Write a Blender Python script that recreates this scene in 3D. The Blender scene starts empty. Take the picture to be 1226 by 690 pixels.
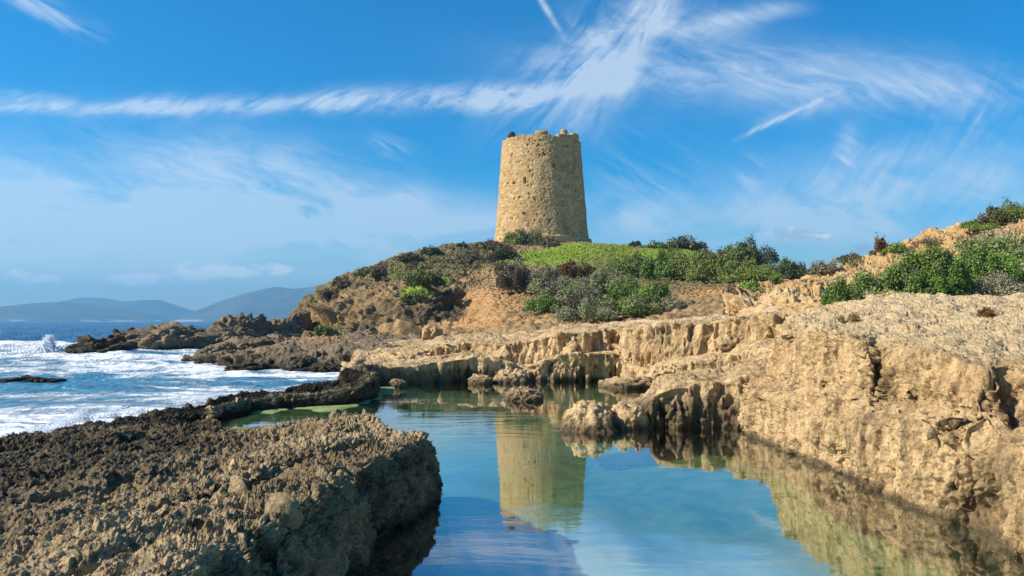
import bpy, math, random
import numpy as np
from mathutils import Vector, Matrix
from mathutils.bvhtree import BVHTree

random.seed(7)
RNG = np.random.default_rng(11)
scene = bpy.context.scene
col = scene.collection

# ------------------------------------------------------------------ camera, light, sky
F, CX, CY, HZ, HC = 950.0, 613.0, 345.0, 385.0, 1.0      # photo units (1226 x 690), eye height 1 m above the pool
PITCH = math.atan((HZ - CY) / F)
cam_d = bpy.data.cameras.new('camera')
cam_d.sensor_width = 36.0
cam_d.lens = F / 1226.0 * 36.0
cam_d.clip_start = 0.05
cam_d.clip_end = 20000
cam = bpy.data.objects.new('camera', cam_d)
cam.location = (0, 0, HC)
cam.rotation_euler = (math.pi / 2 + PITCH, 0, 0)
col.objects.link(cam)
scene.camera = cam

SUN_EL = math.radians(36)
SUN_DIR = Vector((-math.cos(SUN_EL) * math.cos(math.radians(12)),
                  -math.cos(SUN_EL) * math.sin(math.radians(12)), math.sin(SUN_EL)))
sun_d = bpy.data.lights.new('sun', 'SUN')
sun_d.energy = 5.0
sun_d.angle = math.radians(0.5)
sun_d.color = (1.0, 0.90, 0.74)
sun = bpy.data.objects.new('sun', sun_d)
sun.rotation_euler = (-SUN_DIR).to_track_quat('-Z', 'Y').to_euler()
col.objects.link(sun)

scene.view_settings.view_transform = 'Standard'
scene.view_settings.look = 'None'
scene.view_settings.exposure = 0.60
scene.view_settings.gamma = 1.0
scene.view_settings.use_curve_mapping = False
scene.cycles.max_bounces = 8
scene.cycles.transparent_max_bounces = 12
scene.cycles.volume_bounces = 0


# ------------------------------------------------------------------ node expression helper
class V:
    """a socket with arithmetic, so that shaders can be written as formulas"""
    def __init__(self, nt, s):
        self.nt, self.s = nt, s

    def _m(self, op, *a):
        n = self.nt.nodes.new('ShaderNodeMath')
        n.operation = op
        for i, x in enumerate((self,) + a):
            if isinstance(x, V):
                self.nt.links.new(x.s, n.inputs[i])
            else:
                n.inputs[i].default_value = x
        return V(self.nt, n.outputs[0])

    def __add__(s, o): return s._m('ADD', o)
    __radd__ = __add__
    def __mul__(s, o): return s._m('MULTIPLY', o)
    __rmul__ = __mul__
    def __sub__(s, o): return s._m('SUBTRACT', o)
    def __rsub__(s, o): return (s * -1.0) + o
    def __truediv__(s, o): return s._m('DIVIDE', o)
    def pow(s, o): return s._m('POWER', o)
    def abs(s): return s._m('ABSOLUTE')
    def max(s, o): return s._m('MAXIMUM', o)
    def min(s, o): return s._m('MINIMUM', o)
    def gt(s, o): return s._m('GREATER_THAN', o)

    def step(s, a, b, lo=0.0, hi=1.0):
        n = s.nt.nodes.new('ShaderNodeMapRange')
        n.interpolation_type = 'SMOOTHSTEP'
        s.nt.links.new(s.s, n.inputs[0])
        n.inputs[1].default_value = a
        n.inputs[2].default_value = b
        n.inputs[3].default_value = lo
        n.inputs[4].default_value = hi
        return V(s.nt, n.outputs[0])

    def gauss(s):
        return (s * s * -1.0)._m('EXPONENT')


def xyz(nt, vec):
    n = nt.nodes.new('ShaderNodeSeparateXYZ')
    nt.links.new(vec, n.inputs[0])
    return [V(nt, n.outputs[i]) for i in range(3)]


def comb(nt, x, y, z):
    n = nt.nodes.new('ShaderNodeCombineXYZ')
    for i, q in enumerate((x, y, z)):
        if isinstance(q, V):
            nt.links.new(q.s, n.inputs[i])
        else:
            n.inputs[i].default_value = q
    return n.outputs[0]


def noise(nt, vec, scale=1.0, detail=4, rough=0.55, dist=0.0):
    n = nt.nodes.new('ShaderNodeTexNoise')
    if vec is not None:
        nt.links.new(vec, n.inputs['Vector'])
    n.inputs['Scale'].default_value = scale
    n.inputs['Detail'].default_value = detail
    n.inputs['Roughness'].default_value = rough
    n.inputs['Distortion'].default_value = dist
    return V(nt, n.outputs[0])


def voronoi(nt, vec, scale=1.0, feature='F1', out=0):
    n = nt.nodes.new('ShaderNodeTexVoronoi')
    n.feature = feature
    nt.links.new(vec, n.inputs['Vector'])
    n.inputs['Scale'].default_value = scale
    return n.outputs[out]


def mixc(nt, f, a, b):
    n = nt.nodes.new('ShaderNodeMix')
    n.data_type = 'RGBA'
    n.clamp_factor = True
    if isinstance(f, V):
        nt.links.new(f.s, n.inputs[0])
    else:
        n.inputs[0].default_value = f
    for i, c in ((6, a), (7, b)):
        if isinstance(c, (tuple, list)):
            n.inputs[i].default_value = (c[0], c[1], c[2], 1)
        else:
            nt.links.new(c, n.inputs[i])
    return n.outputs[2]


def attr(nt, name):
    n = nt.nodes.new('ShaderNodeAttribute')
    n.attribute_name = name
    return V(nt, n.outputs['Fac'])


def new_mat(name):
    m = bpy.data.materials.new(name)
    m.use_nodes = True
    nt = m.node_tree
    p = nt.nodes['Principled BSDF']
    return m, nt, p


def bump(nt, h, dist, strength=1.0, normal=None):
    n = nt.nodes.new('ShaderNodeBump')
    n.inputs['Strength'].default_value = strength
    n.inputs['Distance'].default_value = dist
    nt.links.new(h.s, n.inputs['Height'])
    if normal is not None:
        nt.links.new(normal, n.inputs['Normal'])
    return n.outputs[0]


# ------------------------------------------------------------------ sky with cirrus
world = bpy.data.worlds.new('World')
scene.world = world
world.use_nodes = True
nt = world.node_tree
bg = nt.nodes['Background']
sky = nt.nodes.new('ShaderNodeTexSky')
sky.sky_type = 'NISHITA'
sky.sun_disc = False
sky.sun_elevation = SUN_EL
sky.sun_rotation = math.atan2(SUN_DIR.x, SUN_DIR.y)
sky.air_density = 1.0
sky.dust_density = 0.3
sky.ozone_density = 3.0
hs = nt.nodes.new('ShaderNodeHueSaturation')
hs.inputs['Saturation'].default_value = 1.95
hs.inputs['Value'].default_value = 1.0
nt.links.new(sky.outputs[0], hs.inputs['Color'])
tc = nt.nodes.new('ShaderNodeTexCoord')
dx, dy, dz = xyz(nt, tc.outputs['Generated'])
dyc = dy.max(0.05)
U = dx / dyc * F + CX             # direction on the plane y = 1, in photo units
W = (dz / dyc) * (-F) + HZ
front = dy.step(0.02, 0.12)
uv = lambda su, sv, rot=0.0: comb(nt, (U * math.cos(rot) + W * math.sin(rot)) * su, (W * math.cos(rot) - U * math.sin(rot)) * sv, 0.0)
wob = noise(nt, uv(.006, .006), 1, 3) - 0.5
fib = noise(nt, uv(.020, .060, -0.42), 1, 8, .66, .9)       # slanting fibres
soft = noise(nt, uv(.006, .013, 0.12), 1, 6, .6, .5)
fine = noise(nt, uv(.010, .055, 0.55), 1, 6, .62, .4)
steep = noise(nt, uv(.007, .030, -1.05), 1, 6, .62, .9)     # fan of fibres rising to the right


fan2 = noise(nt, uv(.010, .050, -0.85), 1, 8, .68, 1.2)
feather = noise(nt, uv(.012, .045, 0.30), 1, 8, .68, 1.4)


def blob(cx, cy, rx, ry, rot=0.0):
    a = (U - cx) * math.cos(rot) + (W - cy) * math.sin(rot)
    b = (W - cy) * math.cos(rot) - (U - cx) * math.sin(rot)
    return (a * (1 / rx)).gauss() * (b * (1 / ry)).gauss()


def band(x0, y0, x1, y1, w, wv=30):
    """wispy line between two sky directions"""
    L = math.hypot(x1 - x0, y1 - y0)
    c, s_ = (x1 - x0) / L, (y1 - y0) / L
    a = (U - x0) * c + (W - y0) * s_
    b = (W - y0) * c - (U - x0) * s_ + wob * wv
    return a.step(-25, 25) * a.step(L - 30, L + 40, 1, 0) * (b * (1 / w)).gauss()


clouds = (band(-200, 121, 200, 130, 8) * fib.step(.15, .66) * 1.0
          + band(150, 126, 420, 117, 11) * fib.step(.26, .68) * .95
          + band(380, 117, 640, 116, 15) * fib.step(.26, .68) * .9
          + band(560, 122, 760, 92, 13) * fib.step(.30, .6) * .75
          + band(-60, 104, 70, 116, 7, 10) * fib.step(.4, .7) * .5
          + band(680, 160, 800, -20, 27, 60) * steep.step(.26, .74) * 1.15
          + blob(735, 45, 120, 66, -.6) * soft.step(.36, .75) * fan2.step(.30, .66) * .95 + blob(690, 100, 90, 36, -.4) * fan2.step(.36, .7) * .55
          + band(720, 30, 900, 22, 22, 60) * soft.step(.42, .66) * .7
          + band(640, -20, 666, 24, 3.5, 14) * fib.step(.2, .6) * .9
          + band(-10, -20, 100, 28, 11, 30) * fine.step(.35, .62) * .8
          + band(840, 20, 960, 5, 10, 20) * soft.step(.42, .65) * .7
          + blob(950, 88, 230, 36, .06) * (soft.step(.26, .68) * .7 + feather.step(.38, .68) * .5)
          + blob(1120, 105, 110, 18, -.02) * fine.step(.35, .65) * .55
          + (band(893, 162, 992, 114, 3, 14) + .4 * band(910, 150, 1000, 120, 8, 40)) * fan2.step(.28, .62) * .85
          + blob(902, 205, 14, 20, .4) * fine.step(.36, .6) * .7
          + blob(1015, 180, 14, 30, .3) * fine.step(.36, .6) * .7
          + band(990, 240, 1250, 90, 46, 60) * steep.step(.36, .8) * soft.step(.3, .6) * .55
          + blob(1120, 235, 250, 55, -.06) * (soft.step(.2, .7) * .95 + fan2.step(.36, .72) * .35)
          + blob(860, 264, 330, 24, .02) * soft.step(.2, .7) * 1.1
          + blob(780, 220, 60, 50, .3) * fine.step(.4, .7) * .45
          + blob(20, 240, 330, 58, .10) * (soft.step(.15, .66) * 1.05 + feather.step(.34, .72) * .5)
          + blob(340, 220, 190, 45, .25) * (soft.step(.25, .68) * .75 + feather.step(.34, .74) * .6) + blob(120, 305, 420, 44) * soft.step(.12, .7) * 1.15
          + blob(300, 268, 320, 14, .03) * soft.step(.32, .66) * .8
          + blob(560, 268, 110, 6, .0) * .45
          + blob(490, 250, 24, 24, .3) * fine.step(.36, .62) * .7
          + blob(465, 172, 26, 14, .3) * fine.step(.4, .66) * .6
          + blob(200, 300, 420, 40, .0) * soft.step(.30, .7) * .75)
puff_n = noise(nt, uv(.035, .055), 1, 5, .55)
puffs = (blob(165, 334, 36, 9) + blob(240, 326, 40, 11) + blob(335, 324, 18, 11) + blob(285, 328, 26, 10) + blob(45, 336, 32, 11)
         + blob(20, 325, 16, 7) * .8 + blob(940, 276, 24, 9) * .62 + blob(985, 283, 16, 6) * .5)
puffs = (puffs * .8 + puff_n * 2.6).step(1.60, 2.10) * puffs.step(.12, .4)
gpn = noise(nt, uv(.05, .07), 1, 5, .6)
gray = ((blob(945, 279, 30, 10) + blob(985, 282, 22, 7) * .8 + blob(1035, 298, 24, 9) * .9 + blob(940, 296, 20, 6) * .6 + blob(25, 290, 60, 8) * .65
         + blob(430, 300, 60, 10) * .5 + blob(150, 318, 120, 14) * .5) + gpn * .9).step(.9, 1.4)
wispy = (clouds * front).min(1.0)
base_sky = nt.nodes.new('ShaderNodeVectorMath')
base_sky.operation = 'SCALE'
nt.links.new(hs.outputs[0], base_sky.inputs[0])
base_sky.inputs[3].default_value = 1.0
c1 = mixc(nt, wispy * .62, base_sky.outputs[0], (5.6, 6.2, 6.7))
c2 = mixc(nt, gray * front * .5, c1, (2.6, 3.5, 4.4))
c3 = mixc(nt, puffs * front * .85, c2, (7.2, 7.6, 7.8))
nt.links.new(c3, bg.inputs['Color'])
bg.inputs['Strength'].default_value = 0.104

# ------------------------------------------------------------------ numpy noise


def _hash(ix, iy, iz, seed):
    h = (ix.astype(np.uint32) * np.uint32(374761393) + iy.astype(np.uint32) * np.uint32(668265263)
         + iz.astype(np.uint32) * np.uint32(2147483647) + np.uint32(seed * 974711 % 4294967295))
    h = (h ^ (h >> np.uint32(13))) * np.uint32(1274126177)
    h = (h ^ (h >> np.uint32(15))) * np.uint32(2246822519)
    return h ^ (h >> np.uint32(16))


def vnoise(p, seed=0):
    """gradient noise, about -1..1"""
    i = np.floor(p).astype(np.int32)
    f = (p - i).astype(np.float32)
    w = f * f * f * (f * (f * 6 - 15) + 10)
    out = 0
    for a in (0, 1):
        for b in (0, 1):
            for c in (0, 1):
                h = _hash(i[:, 0] + a, i[:, 1] + b, i[:, 2] + c, seed)
                gx = (h & np.uint32(1023)).astype(np.float32) / 511.5 - 1
                gy = ((h >> np.uint32(10)) & np.uint32(1023)).astype(np.float32) / 511.5 - 1
                gz = ((h >> np.uint32(20)) & np.uint32(1023)).astype(np.float32) / 511.5 - 1
                g = gx * (f[:, 0] - a) + gy * (f[:, 1] - b) + gz * (f[:, 2] - c)
                ww = (w[:, 0] if a else 1 - w[:, 0]) * (w[:, 1] if b else 1 - w[:, 1]) * (w[:, 2] if c else 1 - w[:, 2])
                out = out + g * ww
    return out * 1.3


def fbm(p, octv=4, seed=0, gain=0.5, lac=2.03):
    s, a, q = 0, 1.0, p
    for k in range(octv):
        s = s + a * vnoise(q, seed + k)
        a *= gain
        q = q * lac + 17.3
    return s


def ridged(p, octv=4, seed=0):
    s, a, q = 0, 1.0, p
    for k in range(octv):
        s = s + a * (1 - np.abs(vnoise(q, seed + k)) * 2)
        a *= .5
        q = q * 2.03 + 11.7
    return s / 1.9


def worley(p, seed=0):
    i = np.floor(p).astype(np.int32)
    f = (p - i).astype(np.float32)
    d1 = np.full(len(p), 9, np.float32)
    d2 = np.full(len(p), 9, np.float32)
    for a in (-1, 0, 1):
        for b in (-1, 0, 1):
            for c in (-1, 0, 1):
                h = _hash(i[:, 0] + a, i[:, 1] + b, i[:, 2] + c, seed)
                x = (h & np.uint32(1023)).astype(np.float32) / 1023 + a - f[:, 0]
                y = ((h >> np.uint32(10)) & np.uint32(1023)).astype(np.float32) / 1023 + b - f[:, 1]
                z = ((h >> np.uint32(20)) & np.uint32(1023)).astype(np.float32) / 1023 + c - f[:, 2]
                d = np.sqrt(x * x + y * y + z * z)
                d2 = np.minimum(d2, np.maximum(d1, d))
                d1 = np.minimum(d1, d)
    return d1, d2


def sstep(x, a, b):
    t = np.clip((x - a) / (b - a), 0, 1)
    return t * t * (3 - 2 * t)


# ------------------------------------------------------------------ geometry helpers
def ray(X, Y):
    a, b = (X - CX) / F, (CY - Y) / F
    return Vector((a, math.cos(PITCH) - b * math.sin(PITCH), math.sin(PITCH) + b * math.cos(PITCH)))


def P(X, Y, d):
    r = ray(X, Y)
    t = d / r.y
    return (r.x * t, d, HC + r.z * t)


def Wt(X, Y):                     # the point of the water surface seen at X, Y
    r = ray(X, Y)
    t = -HC / r.z
    return (r.x * t, r.y * t, 0.0)


def Z(X, z, d):
    return ((X - CX) / F * d, d, z)


def project(p):
    """world points -> photo pixels (for choosing mesh density and where each growth stands)"""
    c, s = math.cos(PITCH), math.sin(PITCH)
    fz = p[..., 1] * c + (p[..., 2] - HC) * s
    up = -p[..., 1] * s + (p[..., 2] - HC) * c
    fz = np.maximum(fz, 0.3)
    return CX + F * p[..., 0] / fz, CY - F * up / fz


def tag(o, label=None, cat=None, group=None, kind=None):
    if label: o['label'] = label
    if cat: o['category'] = cat
    if group: o['group'] = group
    if kind: o['kind'] = kind
    return o


def mesh_obj(name, verts, faces, mat, parent=None, smooth=True, attrs=None):
    me = bpy.data.meshes.new(name)
    verts = np.asarray(verts, np.float32)
    faces = np.asarray(faces, np.int32)
    me.vertices.add(len(verts))
    me.vertices.foreach_set('co', verts.ravel())
    k = faces.shape[1]
    me.loops.add(faces.size)
    me.loops.foreach_set('vertex_index', faces.ravel())
    me.polygons.add(len(faces))
    me.polygons.foreach_set('loop_start', np.arange(0, faces.size, k, dtype=np.int32))
    me.polygons.foreach_set('loop_total', np.full(len(faces), k, np.int32))
    me.update(calc_edges=True)
    me.polygons.foreach_set('use_smooth', np.full(len(faces), smooth, bool))
    for n, a in (attrs or {}).items():
        at = me.attributes.new(n, 'FLOAT', 'POINT')
        at.data.foreach_set('value', np.asarray(a, np.float32))
    me.materials.append(mat)
    o = bpy.data.objects.new(name, me)
    col.objects.link(o)
    if parent is not None:
        o.parent = parent
    return o


def grid_faces(n, m, wrap=False):
    i = np.arange(n - 1)[:, None]
    j = np.arange(m if wrap else m - 1)[None, :]
    j2 = (j + 1) % m
    a = i * m + j
    b = i * m + j2
    return np.stack([a, b, b + m, a + m], -1).reshape(-1, 4)


def catmull(pts, seg):
    """pts (C, ...) -> dense along axis 0 with seg[i] samples per span"""
    out = []
    C = len(pts)
    for i in range(C - 1):
        p0, p1, p2, p3 = pts[max(i - 1, 0)], pts[i], pts[i + 1], pts[min(i + 2, C - 1)]
        last = i == C - 2
        t = np.linspace(0, 1, seg[i] + 1)[:None if last else -1]
        t = t.reshape((-1,) + (1,) * (pts.ndim - 1))
        m1, m2 = (p2 - p0) * .25, (p3 - p1) * .25
        out.append((2 * t**3 - 3 * t**2 + 1) * p1 + (t**3 - 2 * t**2 + t) * m1 + (-2 * t**3 + 3 * t**2) * p2 + (t**3 - t**2) * m2)
    return np.concatenate(out)


def linear(pts, seg):
    out = []
    for i in range(len(pts) - 1):
        last = i == len(pts) - 2
        t = np.linspace(0, 1, seg[i] + 1)[:None if last else -1].reshape((-1,) + (1,) * (pts.ndim - 1))
        out.append(pts[i] * (1 - t) + pts[i + 1] * t)
    return np.concatenate(out)


def smooth_axis(a, ax, n):
    for _ in range(n):
        lo = np.concatenate([np.take(a, [0], ax), np.delete(a, -1, ax)], ax)
        hi = np.concatenate([np.delete(a, 0, ax), np.take(a, [-1], ax)], ax)
        b = a * .5 + lo * .25 + hi * .25
        sl = [slice(None)] * a.ndim
        sl[ax] = slice(1, -1)
        a = a.copy()
        a[tuple(sl)] = b[tuple(sl)]
    return a


def normals(g):
    du = np.gradient(g, axis=0)
    dv = np.gradient(g, axis=1)
    n = np.cross(du, dv)
    n /= np.maximum(np.linalg.norm(n, axis=-1, keepdims=True), 1e-9)
    if n[..., 2].mean() < 0:
        n = -n
    return n


TERRAIN = []


def surface(name, cols, mat, disp, step=1.2, rounding=3, masks=None, kind='structure', label=None, cat=None, maxseg=260):
    """a lattice of world points (columns x rows) sampled densely, displaced as rock, kept as one mesh"""
    L = np.array(cols, float)
    X, Y = project(L)
    X = np.clip(X, -120, 1350)
    Y = np.clip(Y, -50, 760)
    du = np.hypot(np.diff(X, axis=0), np.diff(Y, axis=0)).max(1)
    dv = np.hypot(np.diff(X, axis=1), np.diff(Y, axis=1)).max(0)
    # grazing tops need a little more than their screen height
    su = np.clip(np.ceil(du / step), 3, maxseg).astype(int)
    wl = np.linalg.norm(np.diff(L, axis=1), axis=-1)
    near = np.maximum(np.minimum(L[:, 1:, 1], L[:, :-1, 1]), 1.5)
    vis = (X[:, 1:] > -100) & (X[:, 1:] < 1330)
    dw = np.where(vis, wl / (near / F * 3.6), 0).max(0)
    wc = np.linalg.norm(np.diff(L, axis=0), axis=-1)
    nearc = np.maximum(np.minimum(L[1:, :, 1], L[:-1, :, 1]), 1.5)
    visc = (X[1:] > -100) & (X[1:] < 1330) & (X[:-1] > -100) & (X[:-1] < 1330)
    dc = np.where(visc, wc / (nearc / F * 1.9), 0)
    su = np.clip(np.maximum(su, np.minimum(np.ceil(np.percentile(dc, 60, axis=1)), 210)), 3, maxseg).astype(int)
    sv = np.clip(np.ceil(np.maximum(dv / step, np.minimum(dw, 110))), 4, maxseg).astype(int)
    g = catmull(L, su)
    g = np.moveaxis(linear(np.moveaxis(g, 1, 0), sv), 0, 1)
    g = smooth_axis(smooth_axis(g, 1, rounding), 0, rounding)
    rows = np.concatenate([np.linspace(i, i + 1, s, endpoint=False) for i, s in enumerate(sv)] + [[len(sv)]])
    n0 = normals(g)
    R = np.broadcast_to(rows[None, :], g.shape[:2])
    PX, PY = project(g)
    flat = lambda a: a.reshape(-1, *a.shape[2:])
    for f in disp:
        n = smooth_axis(smooth_axis(normals(g), 0, 5), 1, 5)
        n /= np.maximum(np.linalg.norm(n, axis=-1, keepdims=True), 1e-6)
        g = g + (f(flat(g).astype(np.float32), flat(n).astype(np.float32), flat(R)).reshape(g.shape[:2] + (-1,))
                 * (n if True else 0))
    at = masks(flat(g), flat(normals(g)), flat(PX), flat(PY), flat(R)) if masks else None
    fc = grid_faces(*g.shape[:2])
    v = flat(g)
    # orient faces upward on the whole
    a, b, c = v[fc[:, 0]], v[fc[:, 1]], v[fc[:, 2]]
    if np.cross(b - a, c - a)[:, 2].mean() < 0:
        fc = fc[:, ::-1]
    o = mesh_obj(name, v, fc, mat, attrs=at)
    tag(o, label, cat, kind=kind)
    TERRAIN.append((v, fc))
    return o


# ------------------------------------------------------------------ materials
def rock_material(name, pale, mid, dark, scale=1.0, streak=0.5, wet=0.10, lichen=0.5, bumpd=0.02, zones=False, moss=0.0):
    m, nt, p = new_mat(name)
    geo = nt.nodes.new('ShaderNodeNewGeometry')
    pos = geo.outputs['Position']
    x, y, z = xyz(nt, pos)
    n1 = noise(nt, pos, 1.3 / scale, 6, .62)
    n2 = noise(nt, pos, 9 / scale, 6, .65)
    n3 = noise(nt, pos, 38 / scale, 5, .7)
    st = noise(nt, comb(nt, x * (13 / scale), y * (13 / scale), z * (1.1 / scale)), 1, 6, .68)
    c = mixc(nt, n1.step(.35, .65), mid, pale)
    c = mixc(nt, st.step(.50, .62) * streak, c, [min(1, v * 1.18) for v in pale])
    c = mixc(nt, st.step(.49, .36) * n1.step(.28, .5) * streak, c, [v * .36 for v in mid])
    c = mixc(nt, n2.step(.52, .68) * lichen, c, dark)
    c = mixc(nt, n3.step(.5, .72) * .55 * lichen, c, dark)
    c = mixc(nt, n3.step(.45, .25) * .5, c, [min(1, v * 1.12) for v in pale])
    if moss:
        nm = noise(nt, pos, 2.2 / scale, 5, .65)
        c = mixc(nt, nm.step(.56, .68) * n2.step(.4, .6) * moss, c, (.085, .11, .03))
    if wet:
        wl = (z + (n2 - .5) * (.10) + (n1 - .5) * .10)
        c = mixc(nt, wl.step(wet, .01) * .85, c, (.045, .036, .022))
    rough = .92
    if zones:
        c = mixc(nt, (attr(nt, 'pale') + (n2 - .5) * .8).step(.3, .9) * .8, c, mixc(nt, n3.step(.35, .6), (.52, .38, .20), (.74, .565, .33)))
        n4 = noise(nt, pos, 95 / scale, 3, .7)
        c = mixc(nt, n4.step(.54, .64) * .85 * lichen, c, dark)
        c = mixc(nt, n4.step(.42, .32) * .45, c, [min(1, v * 1.25) for v in pale])
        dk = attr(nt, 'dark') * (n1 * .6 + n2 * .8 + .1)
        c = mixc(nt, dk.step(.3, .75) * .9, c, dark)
        dirt = attr(nt, 'dirt') + (n2 - .5) * .6
        c = mixc(nt, dirt.step(.35, .75), c, mixc(nt, n2.step(.35, .7), (.47, .28, .12), (.36, .20, .08)))
        gr = attr(nt, 'grass') + (n2 - .5) * .9 + (n1 - .5) * .5
        c = mixc(nt, gr.step(.4, .75), c, mixc(nt, n2.step(.35, .65), (.20, .31, .022), (.31, .37, .05)))
        ol = attr(nt, 'olive') + (n2 - .5) * 1.2
        c = mixc(nt, ol.step(.4, .8) * .75, c, mixc(nt, n3.step(.35, .65), (.075, .075, .03), (.15, .12, .06)))
    nt.links.new(c, p.inputs['Base Color'])
    p.inputs['Roughness'].default_value = rough
    p.inputs['Specular IOR Level'].default_value = .2
    vb = nt.nodes.new('ShaderNodeTexVoronoi')
    nt.links.new(pos, vb.inputs['Vector'])
    vb.inputs['Scale'].default_value = 26 / scale
    h = n3 * .8 + V(nt, vb.outputs[0]) * .5 + n2 * .8
    nt.links.new(bump(nt, h, bumpd * scale, .9), p.inputs['Normal'])
    return m


M_shelf = rock_material('pitted shelf rock', (.46, .345, .195), (.225, .162, .086), (.022, .019, .015), 1.0, .0, .09, .8, .02, zones=True, moss=.35)
M_cliff = rock_material('tan sandstone', (.66, .46, .24), (.50, .335, .16), (.15, .105, .055), 1.1, .85, .07, .65, .04, zones=True)
M_ledge = rock_material('weathered sandstone', (.62, .44, .235), (.46, .315, .155), (.125, .09, .05), 1.4, .75, .13, .55, .03, zones=True)
M_hill = rock_material('hillside', (.42, .275, .13), (.27, .18, .085), (.085, .065, .042), 12.0, .2, 0, .55, .02, zones=True)
M_shore = rock_material('dark shore rock', (.30, .225, .14), (.20, .15, .095), (.045, .038, .03), 3.0, .15, .22, .6, .03, zones=True, moss=.3)
M_slope = rock_material('dry slope', (.56, .375, .18), (.42, .265, .115), (.15, .105, .06), 4.0, .2, 0, .4, .02, zones=True)


# ------------------------------------------------------------------ rock displacements
def billow(p, seed):
    return np.abs(vnoise(p, seed)) * 2.6          # 0 in sharp creases, about 1 on round knobs


def karst(s=1.0, a=1.0):
    """salt-eaten limestone: pits and sharp little crests"""
    def f(p, n, R):
        q = p / s
        d = fbm(q * 1.5, 3, 31) * .05
        d += fbm(q * 4.2, 3, 33) * .025
        pit = sstep(vnoise(q * 3.1, 21) + .6 * vnoise(q * 7.5, 22), .22, .62)
        d -= pit * .07
        return d * s * a
    def f2(p, n, R):
        q = p / s
        w = fbm(q * 9, 2, 19)[:, None] * .5
        k = .55 + .45 * sstep(vnoise(q * 2.2, 29), -.3, .3)
        r, am, qq = 0, 1.0, q * np.array([10.5, 10.5, 11.5], np.float32) + w * .6
        for o_ in range(6):                       # fractal crests, each octave turned and shifted
            r = r + am * (.5 - billow(qq, 120 + o_)) * (1 if o_ % 2 else -1)
            am *= .78
            qq = np.stack([qq[:, 0] * 1.6 - qq[:, 1] * 1.1, qq[:, 0] * 1.1 + qq[:, 1] * 1.6, qq[:, 2] * 1.95], 1) + 7.1
        pit = sstep(vnoise(q * 8 + w, 23) + .5 * vnoise(q * 19, 24), .16, .5)
        pit2 = sstep(vnoise(q * 27 + w, 25), .12, .4)
        d = r * .021 - pit * .05 - pit2 * .020
        return d * k * s * a
    return [f, f2]


def cliffy(fs=.09, a=1.0, big=.05, flat=.28, slab=1.0, lump=1.0):
    """fs: width of one drip-like flute; the faces are fluted and granular, the tops slabby"""
    def f(p, n, R):
        steep = 1 - np.clip(n[:, 2], 0, 1)
        u = fs / .09
        d = fbm(p * .9 / u ** .6, 3, 41) * big * u * (.5 + .5 * steep)
        d += (ridged(np.stack([p[:, 0] * 3 / u, p[:, 1] * 3 / u, p[:, 2] * .9 / u], 1), 3, 44) - .5) * .09 * u * lump * sstep(steep, .3, .8)
        st = np.stack([p[:, 0] * .9 / u, p[:, 1] * .9 / u, p[:, 2] * 7 / u], 1)
        d += fbm(st, 2, 47) * .010 * u * sstep(steep, .2, .7)
        d += (billow(p * np.array([2.4, 2.0, 1.5], np.float32) / u, 48) - .45) * .055 * u * (1 - sstep(steep, .12, .45)) * slab
        top = 1 - sstep(steep, .12, .45)
        sl = np.stack([p[:, 0] * 1.6, p[:, 1] * 1.6 + p[:, 0] * .7, p[:, 2]], 1) / u
        t = fbm(sl, 4, 51)
        d += top * (np.floor(t * 5) / 5 * .7 + t * .3) * .085 * u * slab
        d += top * (ridged(np.stack([p[:, 0] * .9 + p[:, 1] * .5, p[:, 1] * 2.6 - p[:, 0] * .5, p[:, 2] * 0], 1) / u, 3, 52) - .55) * .10 * u * slab
        return d * a
    def f2(p, n, R):
        steep = 1 - np.clip(n[:, 2], 0, 1)
        sm = sstep(steep, .2, .65)
        w = fbm(p * (2.5 / fs * .1), 2, 7)[:, None] * .3
        sc = np.stack([p[:, 0], p[:, 1], p[:, 2] * .13], 1) / fs
        rough = .45 + .55 * sstep(vnoise(p * .12 / fs, 77), -.3, .25)
        d = (billow(sc + w, 61) - .5) * fs * .50 * sm * rough + (billow(sc * np.array([.42, .42, .30], np.float32) + w, 60) - .5) * fs * .7 * lump * sm
        g = np.stack([p[:, 0], p[:, 1], p[:, 2] * .38], 1) / fs
        k = (flat + (1 - flat) * sm) * rough
        d += (billow(g * 2.1 + w, 62) - .5) * fs * .24 * k + (billow(g * 4.3, 63) - .5) * fs * .10 * k
        pv_ = np.stack([p[:, 0], p[:, 1], p[:, 2] * .26], 1) / fs
        pit = sstep(vnoise(pv_ * 1.0, 78) + .6 * vnoise(pv_ * 2.3, 79), .22, .55)
        d -= pit * fs * 1.25 * k
        return d * a
    return [f, f2]


def hilly():
    def f(p, n, R):
        return fbm(p * .09, 4, 61) * (.05 + .55 * sstep(p[:, 1], 30, 95))
    def f2(p, n, R):
        steep = sstep(1 - n[:, 2], .18, .5)
        w = fbm(p * .3, 2, 66)[:, None] * .7
        lean = np.stack([p[:, 0] + p[:, 2] * .45, p[:, 1], p[:, 2] * .75], 1)      # beds tilt towards the sea
        F1, F2 = worley(lean * .42 + w, 5)
        G1, G2 = worley(lean * 1.1 + w, 6)
        b = np.clip(F2 - F1, 0, .45) * 1.9 + np.clip(G2 - G1, 0, .4) * .8 - .6 + (ridged(p * .5, 4, 63) - .5) * .7
        left = sstep(-p[:, 0], 0, 4)
        return b * (.10 + 1.7 * left * (.20 + .80 * steep)) + fbm(p * 1.6, 3, 65) * .10 + (billow(p * 2.6, 68) - .5) * .09
    return [f, f2]


def no_mask(p, n, X, Y, R):
    z = np.zeros(len(p))
    return {'dark': z, 'dirt': z, 'grass': z, 'olive': z, 'pale': z}


def gz(X, Y, cx, cy, rx, ry):
    return np.exp(-((X - cx) / rx) ** 2 - ((Y - cy) / ry) ** 2)


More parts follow.
